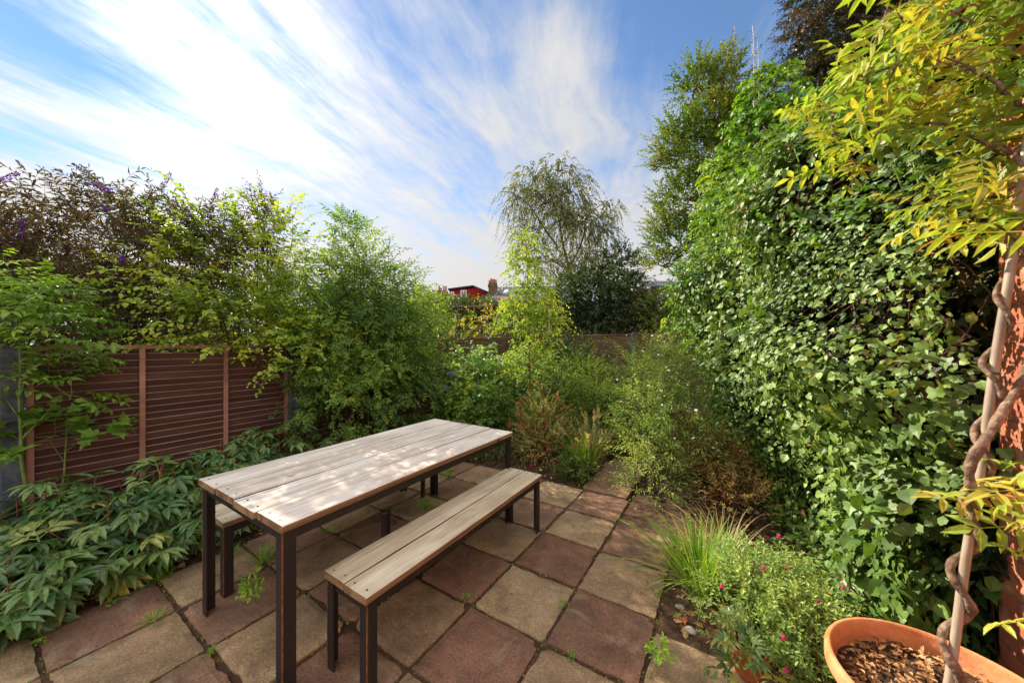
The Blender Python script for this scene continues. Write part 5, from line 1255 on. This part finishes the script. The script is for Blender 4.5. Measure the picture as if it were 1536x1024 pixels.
# moss and tiny sprouts along the joints: nobody could count them
rs = np.random.RandomState(31); n = 2600
onx = rs.rand(n) < .5; X = np.where(onx, rs.choice(XL[2:9], n) + rs.normal(size=n) * .004, rs.uniform(-3.1, -.33, n)); Y = np.where(onx, rs.uniform(.1, 3.3, n), rs.choice(YL[5:12], n) + rs.normal(size=n) * .004)
keep = (np.sin(X * 9.1) * np.sin(Y * 7.7 + 1) + .4 * rs.normal(size=n)) > .25
P = np.stack([X, Y, -.010 + 0 * X], -1)[keep]; D = unit(rs.normal(size=P.shape) * .6 + np.array([0, 0, 1.])); g = Geo()
place(g, R2, P, D, ortho(D, rs), rs.uniform(.005, .013, len(P)), rs.rand(len(P))); tag(g.build('joint_moss', ML_weed), kind='stuff')
# low ivy and groundcover at the foot of the bank
g = Geo(); rs = np.random.RandomState(41); n = 2600; Y = rs.uniform(2.0, 4.4, n); X = .78 - .12 * (Y - 2) + rs.normal(size=n) * .13; X = np.maximum(X, .25 + .1 * rs.rand(n)); P = np.stack([X, Y, rs.uniform(.0, .10, n)], -1)
D = unit(rs.normal(size=P.shape) * np.array([1, 1, .3])); place(g, IVY, P, D, unit(np.array([-.1, 0, 1.]) + .4 * rs.normal(size=P.shape)), rs.uniform(.03, .065, n), rs.rand(n))
tag(g.build('ground_ivy', ML_ivy), kind='stuff')

# ================================================================ far: trees and neighbours
D16 = 16.0
bl = [blobpx(px, py, D16, rx, rz) for px, py, rx, rz in [(800, 270, 34, 22), (775, 300, 28, 26), (838, 258, 30, 24), (855, 290, 38, 34), (820, 305, 40, 34), (880, 330, 34, 34), (915, 312, 18, 12), (905, 350, 24, 28), (850, 340, 45, 30), (790, 350, 26, 30), (880, 390, 40, 26), (820, 395, 40, 24)]]
rs = np.random.RandomState(51); BB = at(866, 560, D16); BB[2] = -.05
bir = empty('birch_tree', BB, 'drooping silver birch far beyond the fences against the sky', 'tree')
g, gt = Geo(), Geo()
P, D, k = crown_points(bl, 1900, rs, .25, -1, .1); D = unit(D + np.array([0, 0, -.4])); 
shoots(g, gt, P, D, rs.uniform(.3, .8, len(P)), 16, O2, (.075, .13), rs, droop=1.1, hang=.7, spread=55, face_up=.2, twig=.0028)
for pts, r0_, r1_ in [([(866, 560), (864, 500), (866, 460), (858, 420), (853, 400)], .16, .12), ([(853, 400), (845, 370), (838, 330), (826, 290), (818, 240)], .11, .03), ([(853, 400), (868, 375), (876, 350), (880, 325), (905, 305)], .10, .03), ([(838, 372), (815, 340), (795, 310), (770, 290), (750, 288)], .08, .02),
                      ([(840, 345), (842, 310), (845, 280), (842, 250)], .06, .02), ([(876, 350), (890, 330), (915, 320), (930, 300)], .05, .02), ([(855, 405), (835, 395), (812, 380), (790, 372)], .06, .02), ([(864, 440), (845, 425), (825, 405), (805, 400)], .05, .02), ([(845, 365), (860, 345), (872, 330)], .05, .02)]:
    c_ = cat_(np.array([at(a, b, D16 + rs.uniform(-.2, .2) * (i > 0)) for i, (a, b) in enumerate(pts)]), 24); tubes(gt, c_, np.linspace(r0_, r1_, 24) * .6, 7)
idx = rs.choice(len(P), 160, replace=False); Bc = np.array(bl)[k[idx], :3]; tt = np.linspace(0, 1, 5)[None, :, None]; tubes(gt, Bc[:, None] * (1 - tt) + P[idx][:, None] * tt + np.array([0, 0, .2]) * np.sin(tt * 3.14), np.linspace(.025, .008, 5), 4)
g.v = [v - BB for v in g.v]; gt.v = [v - BB for v in gt.v]; g.build('crown', ML_birch, bir); gt.build('trunk', M_bark, bir, smooth=True)

def fartree(label, pxl, d, n, leaf, size, seed, basepx, name='broadleaf_tree', cat='tree', **kw):
    b = at(basepx, 560, d); b[2] = -.05
    a = dict(r0=.06, single=True, zmin=-1, nsub=60, droop=.3, up=.4, rmin=.4, leafname='crown', stemname='trunk', twig=.006); a.update(kw)
    return shrub(name, label, cat, b, [blobpx(px, py, d, rx, rz) for px, py, rx, rz in pxl], n, (.3, .8), 12, O2, size, leaf, M_bark, seed, group='trees beyond the garden', **a)
fartree('dark dense bush-like tree under the right side of the birch', [(900, 430, 50, 40), (930, 400, 32, 30), (870, 450, 50, 36), (940, 455, 36, 34), (900, 480, 60, 24), (850, 470, 40, 30), (962, 470, 26, 30), (930, 500, 60, 20), (860, 500, 40, 20)], 12.5, 2300, ML_far, (.10, .16), 61, 905)
fartree('small tree with pale tips right of the dark one in front of the chimneys', [(985, 470, 28, 24), (1010, 460, 28, 26), (1000, 490, 34, 16)], 11.5, 420, ML_mid, (.07, .11), 62, 990, twig=.004)
fartree('rounded green tree in front of the red dormer house', [(690, 462, 34, 13), (725, 466, 36, 12), (665, 468, 26, 12), (700, 480, 34, 16), (750, 472, 24, 14)], 20, 900, ML_far, (.13, .2), 63, 700)
fartree('yellow-green bush between the climber and the small chimney', [(632, 462, 14, 18), (645, 458, 16, 10), (622, 480, 18, 20), (612, 500, 20, 18)], 9.0, 330, ML_yel, (.07, .11), 64, 628, twig=.004)
fartree('orange-tinted small tree under the log beam', [(735, 482, 22, 14), (720, 495, 24, 10), (752, 492, 20, 12)], 8.6, 70, ML_aut, (.06, .10), 65, 735, twig=.004)
fartree('green bush behind the second grey fence post', [(770, 488, 22, 14), (790, 480, 16, 16), (655, 500, 18, 8)], 8.4, 260, ML_mid, (.06, .10), 66, 772, twig=.004)
# hedgerow filling behind left bushes so no bare horizon shows
fartree('background tree low behind the purple-flowered bush at the far left', [(60, 420, 60, 30), (160, 440, 60, 30), (0, 400, 50, 40), (260, 450, 60, 24), (120, 480, 120, 24), (300, 490, 100, 20)], 9, 1300, ML_far, (.1, .16), 67, 90)
fartree('background tree low behind the dark shrub', [(420, 450, 60, 26), (520, 460, 60, 22), (590, 470, 34, 16), (450, 490, 100, 20), (340, 470, 60, 24)], 12, 1000, ML_far, (.10, .15), 68, 500)

# log beam frame in the neighbouring garden
sw = at(690, 495, 10); sw[2] = -.05
fr = empty('log_frame', sw, 'dark log A-frame with a long horizontal beam beyond the left fence', 'swing frame')
M_log = noisemat('dark_log', [lin('#1c120c'), lin('#3a2618'), lin('#5a4028')], scale=5, bump=.5, stretch=(1, 1, 1))
g = Geo(); c_ = cat_(np.array([at(679, 463, 10), at(715, 462, 10), at(760, 457, 10), at(830, 450, 10)]), 20); tubes(g, c_, .075, 10, caps=True); g.v = [v - sw for v in g.v]; g.build('beam', M_log, fr, smooth=True)
for dx, dy in ((-.1, .7), (.35, -.6)):
    g = Geo(); a_ = at(686, 468, 10); b_ = a_ + np.array([dx, dy, 0]); b_[2] = -.05; tubes(g, np.stack([a_, (a_ + b_) / 2, b_]), .075, 10, caps=True); g.v = [v - sw for v in g.v]; g.build('leg', M_log, fr, smooth=True)
for dx, dy in ((-.1, .7), (.35, -.6)):
    g = Geo(); a_ = at(826, 456, 10); b_ = a_ + np.array([dx, dy, 0]); b_[2] = -.05; tubes(g, np.stack([a_, (a_ + b_) / 2, b_]), .075, 10, caps=True); g.v = [v - sw for v in g.v]; g.build('leg', M_log, fr, smooth=True)

# ---------------------------------------------------------------- houses: built facing the viewer in their own axes (x right, y away)
def brickmat(name, c1, c2, mo, sx=.22, sz=.07):
    m, nt, out = newmat(name); L = nt.links.new
    tc = N_(nt, 'ShaderNodeTexCoord'); sp = N_(nt, 'ShaderNodeSeparateXYZ'); L(tc.outputs['Object'], sp.inputs[0]); cb = N_(nt, 'ShaderNodeCombineXYZ'); ad = N_(nt, 'ShaderNodeMath', operation='ADD'); L(sp.outputs[0], ad.inputs[0]); L(sp.outputs[1], ad.inputs[1]); L(ad.outputs[0], cb.inputs[0]); L(sp.outputs[2], cb.inputs[1])
    br = N_(nt, 'ShaderNodeTexBrick', ins={'Scale': 1.0, 'Mortar Size': .008, 'Brick Width': sx, 'Row Height': sz}); L(cb.outputs[0], br.inputs['Vector'])
    br.inputs['Color1'].default_value = lin(c1); br.inputs['Color2'].default_value = lin(c2); br.inputs['Mortar'].default_value = lin(mo)
    nz = N_(nt, 'ShaderNodeTexNoise', ins={'Scale': 1.2, 'Detail': 6.0}); L(tc.outputs['Object'], nz.inputs['Vector']); rp = ramp(nt, [(.3, (.7, .7, .7, 1)), (.7, (1.2, 1.2, 1.2, 1))], nz.outputs['Fac'])
    mm = N_(nt, 'ShaderNodeVectorMath', operation='MULTIPLY'); L(br.outputs['Color'], mm.inputs[0]); L(rp.outputs[0], mm.inputs[1])
    p = N_(nt, 'ShaderNodeBsdfPrincipled', ins={'Roughness': 1.0, 'Specular IOR Level': .05}); L(mm.outputs[0], p.inputs['Base Color']); L(p.outputs[0], out.inputs[0]); return m
M_stock = brickmat('london_stock_brick', '#6e563c', '#564430', '#665848'); M_redt = brickmat('red_hung_tiles', '#8c2a26', '#6e2220', '#501816', .3, .25)
M_slate = brickmat('slate_roof', '#5c6068', '#4a4e58', '#34363c', .3, .25); M_pink = noisemat('pink_render', [lin('#b48a7c'), lin('#c8a294')], scale=2)
M_pots = noisemat('chimney_pot_clay', [lin('#8c5a3a'), lin('#a87450')], scale=3); M_wht = noisemat('white_window_paint', [lin('#dcdcdc'), lin('#eeeeee')], scale=3, bump=0); M_darkedge = noisemat('dark_trim', [lin('#2a2426'), lin('#3a3234')], scale=3, bump=0)
mg, nt, out = newmat('window_glass'); p = N_(nt, 'ShaderNodeBsdfPrincipled', ins={'Base Color': lin('#39424e'), 'Roughness': .06, 'Specular IOR Level': .8}); nt.links.new(p.outputs[0], out.inputs[0]); M_glass = mg
HD = 45.0; U = HD / F
def houseroot(px, label, name='terraced_house', d=HD, rz=TH):
    o = at(px, CYP, d); o[2] = -.05; return empty(name, o, label, 'house', 'houses beyond the gardens', rz)
def hx(px, px0, d=HD): return (px - px0) * d / F
def hz(py, d=HD): return CAMH - (py - CYP) * d / F + .05
def chimney(parent, x, y, w, dp, z0, z1, npots, seed):
    rr = random.Random(seed); g = Geo(); box(g, x - w / 2, x + w / 2, y, y + dp, z0, z1 - .55); box(g, x - w / 2 - .1, x + w / 2 + .1, y - .1, y + dp + .1, z1 - .549, z1 - .30); box(g, x - w / 2 - .03, x + w / 2 + .03, y - .03, y + dp + .03, z1 - .299, z1)
    c = g.build('chimney', M_stock, parent)
    for i in range(npots):
        g = Geo(); xx = x - w / 2 + w * (i + .5) / npots; h = rr.uniform(.45, .8); lathe(g, [(.14, z1), (.12, z1 + h - .12), (.15, z1 + h - .1), (.15, z1 + h), (.10, z1 + h)], cx=xx, cy=y + dp * rr.uniform(.3, .7), n=10); g.build('chimney_pot', M_pots, c)
def window(parent, x0, x1, z0, z1, y, bars=1):
    g = Geo(); f = .09; box(g, x0, x1, y - .06, y + .02, z1 - f, z1); box(g, x0, x1, y - .06, y + .02, z0, z0 + f); box(g, x0, x0 + f, y - .06, y + .02, z0 + f, z1 - f); box(g, x1 - f, x1, y - .06, y + .02, z0 + f, z1 - f)
    for b in range(bars): xm = x0 + (x1 - x0) * (b + 1) / (bars + 1); box(g, xm - .04, xm + .04, y - .058, y + .018, z0 + f, z1 - f)
    w = g.build('window', M_wht, parent); g = Geo(); box(g, x0 + f, x1 - f, y - .015, y - .005, z0 + f, z1 - f); g.build('pane', M_glass, w)
# dormer house
h1 = houseroot(695, 'house with a red tile-hung dormer and two white windows'); X_ = lambda px: hx(px, 695)
g = Geo(); box(g, X_(640), X_(735), 3.2, 10, 0, hz(447)); g.build('wall', M_stock, h1)
g = Geo(); z0, z1l, z1r = hz(449), hz(430), hz(426)
V = np.array([(X_(668), 3, z0), (X_(712), 3, z0), (X_(712), 3, z1r), (X_(668), 3, z1l), (X_(668), 8, z0), (X_(726), 8, z0), (X_(726), 8, z1r), (X_(668), 8, z1l)]); g.add(V, quads=BOXQ); g.build('dormer_wall', M_redt, h1)
g = Geo(); V = np.array([(X_(666), 2.7, z1l + .02), (X_(706), 2.7, hz(424.5)), (X_(706), 2.7, hz(424.5) + .2), (X_(666), 2.7, z1l + .22), (X_(666), 8.2, z1l + .02), (X_(728), 8.2, hz(426)), (X_(728), 8.2, hz(426) + .2), (X_(666), 8.2, z1l + .22)])
g.add(V, quads=[(0, 1, 2, 3), (7, 6, 5, 4), (3, 2, 6, 7), (1, 0, 4, 5), (0, 3, 7, 4), (1, 5, 6, 2)]); g.build('dormer_roof', M_darkedge, h1)
g = Geo(); box(g, X_(708), X_(727), 3.3, 8, hz(452), hz(452) + .01); V = np.array([(X_(707), 2.9, hz(450)), (X_(717), 2.9, hz(450)), (X_(731), 7.5, hz(428)), (X_(724), 7.5, hz(428)), (X_(707), 2.9, hz(440) - .6), (X_(712), 2.9, hz(443)), (X_(731), 7.5, hz(426)), (X_(724), 7.5, hz(426))]); g.add(V, quads=BOXQ); g.build('parapet', M_stock, h1)
window(h1, X_(670), X_(675), hz(443), hz(432.5), 2.98, 0); window(h1, X_(686), X_(695.5), hz(441), hz(430), 2.98, 1)
chimney(h1, X_(735), 6, X_(742) - X_(728), 1.0, hz(450), hz(412), 5, 1)
h2 = houseroot(651, 'house with the small brick chimney left of the red dormer'); X_ = lambda px: hx(px, 651)
g = Geo(); box(g, X_(600), X_(639), 4, 10, 0, hz(450)); g.build('wall', M_stock, h2)
g = Geo(); V = np.array([(X_(600), 3.5, hz(452)), (X_(639), 3.5, hz(452)), (X_(639), 8, hz(436, 53)), (X_(600), 8, hz(436, 53))]); g.add(np.concatenate([V, V + np.array([0, 0, .15])]), quads=BOXQ); g.build('roof', M_slate, h2)
chimney(h2, X_(651), 5, X_(659) - X_(643), 1.0, 0, hz(427), 4, 2)
h3 = houseroot(765, 'slate-roofed house right of the dormer with a pink gable'); X_ = lambda px: hx(px, 765)
g = Geo(); box(g, X_(737), X_(840), 4.3, 9, 0, hz(456, 49)); g.build('wall', M_stock, h3)
g = Geo(); V = np.array([(X_(714), 3.6, hz(453, 48.6)), (X_(840), 3.6, hz(453, 48.6)), (X_(850), 9, hz(430, 54)), (X_(742), 9, hz(432, 54))]); g.add(np.concatenate([V, V + np.array([0, 0, .15])]), quads=BOXQ); rf = g.build('roof', M_slate, h3)
g = Geo(); box(g, X_(741), X_(760), 2.4, 6, hz(458), hz(440)); g.build('dormer', M_pink, h3)
g = Geo(); V = np.array([(X_(752), 6.4, hz(442, 51.4) + .12), (X_(758), 6.4, hz(442, 51.4) + .12), (X_(762), 7.6, hz(436.5, 52.6) + .14), (X_(756), 7.6, hz(436.5, 52.6) + .14)]); g.add(np.concatenate([V, V + np.array([0, 0, .1])]), quads=BOXQ); g.build('skylight', M_wht, rf)
h4 = houseroot(1000, 'brick house showing through the trees left of the ivy', d=30); X_ = lambda px: hx(px, 1000, 30)
g = Geo(); box(g, X_(990), X_(1060), 2, 10, 0, hz(425, 30)); g.build('wall', M_stock, h4)
g = Geo(); V = np.array([(X_(988), 1.7, hz(426, 30)), (X_(1062), 1.7, hz(426, 30)), (X_(1062), 6, hz(405, 30)), (X_(988), 6, hz(405, 30))]); g.add(np.concatenate([V, V + np.array([0, 0, .15])]), quads=BOXQ); g.build('roof', M_slate, h4)
window(h4, X_(1000), X_(1008), hz(455, 30), hz(435, 30), 1.98, 1)
h5 = houseroot(965, 'distant house with two thin chimneys between the dark tree and the ivy', d=40); X_ = lambda px: hx(px, 965, 40)
g = Geo(); box(g, X_(940), X_(985), 3, 9, 0, hz(452, 40)); g.build('wall', M_stock, h5)
for a_, z_ in ((957, 424), (970, 431), (982, 438)): chimney(h5, X_(a_), 4, .75, .7, hz(455, 40), hz(z_, 40), 1, a_)
g = Geo(); V = np.array([(X_(938), 2.7, hz(453, 40)), (X_(987), 2.7, hz(453, 40)), (X_(987), 6, hz(444, 40)), (X_(938), 6, hz(444, 40))]); g.add(np.concatenate([V, V + np.array([0, 0, .15])]), quads=BOXQ); g.build('roof', M_slate, h5)
# low terrace row closing the far view
for i, (a, b, y_) in enumerate([(430, 600, 455), (790, 930, 452), (1062, 1200, 450)]):
    hh = houseroot((a + b) / 2, ['terrace row hidden behind the shrubs left of the small chimney', 'brown roofed terrace behind the birch trunk', 'terrace row hidden behind the ivy'][i], d=48)
    X_ = lambda px: hx(px, (a + b) / 2, 48)
    g = Geo(); box(g, X_(a), X_(b), 3, 9, 0, hz(y_ + 8, 48)); g.build('wall', M_stock, hh)
    g = Geo(); V = np.array([(X_(a), 2.7, hz(y_ + 8, 48)), (X_(b), 2.7, hz(y_ + 8, 48)), (X_(b), 6, hz(y_ - 6, 48)), (X_(a), 6, hz(y_ - 6, 48))]); g.add(np.concatenate([V, V + np.array([0, 0, .15])]), quads=BOXQ); g.build('roof', M_slate, hh)
# brick shed end and white panel in the neighbouring gardens
s1 = at(652, 516, 13); s1[2] = -.05; sh = empty('brick_shed', s1, 'low reddish brick shed left of the log frame', 'shed', None, TH)
M_shed = brickmat('red_shed_brick', '#8a5048', '#744038', '#a08878')
g = Geo(); box(g, -.6, .25, 0, 2.2, 0, 2.1); g.add(np.array([(-.6, 0, 2.1), (.25, 0, 2.1), (.05, 0, 2.62), (-.25, 0, 2.5), (-.6, 2.2, 2.1), (.25, 2.2, 2.1), (.05, 2.2, 2.62), (-.25, 2.2, 2.5)]), quads=BOXQ); g.build('wall', M_shed, sh)
s2 = at(770, 516, 11); s2[2] = -.05; g = Geo(); box(g, -1.0, 1.2, 0, .06, 0, 2.35); box(g, -1.05, 1.25, -.03, .09, 2.351, 2.45)
o = g.build('neighbour_fence', M_conc); o.location = tuple(s2); o.rotation_euler = (0, 0, TH); tag(o, 'pale grey boarded fence behind the log frame', 'fence')
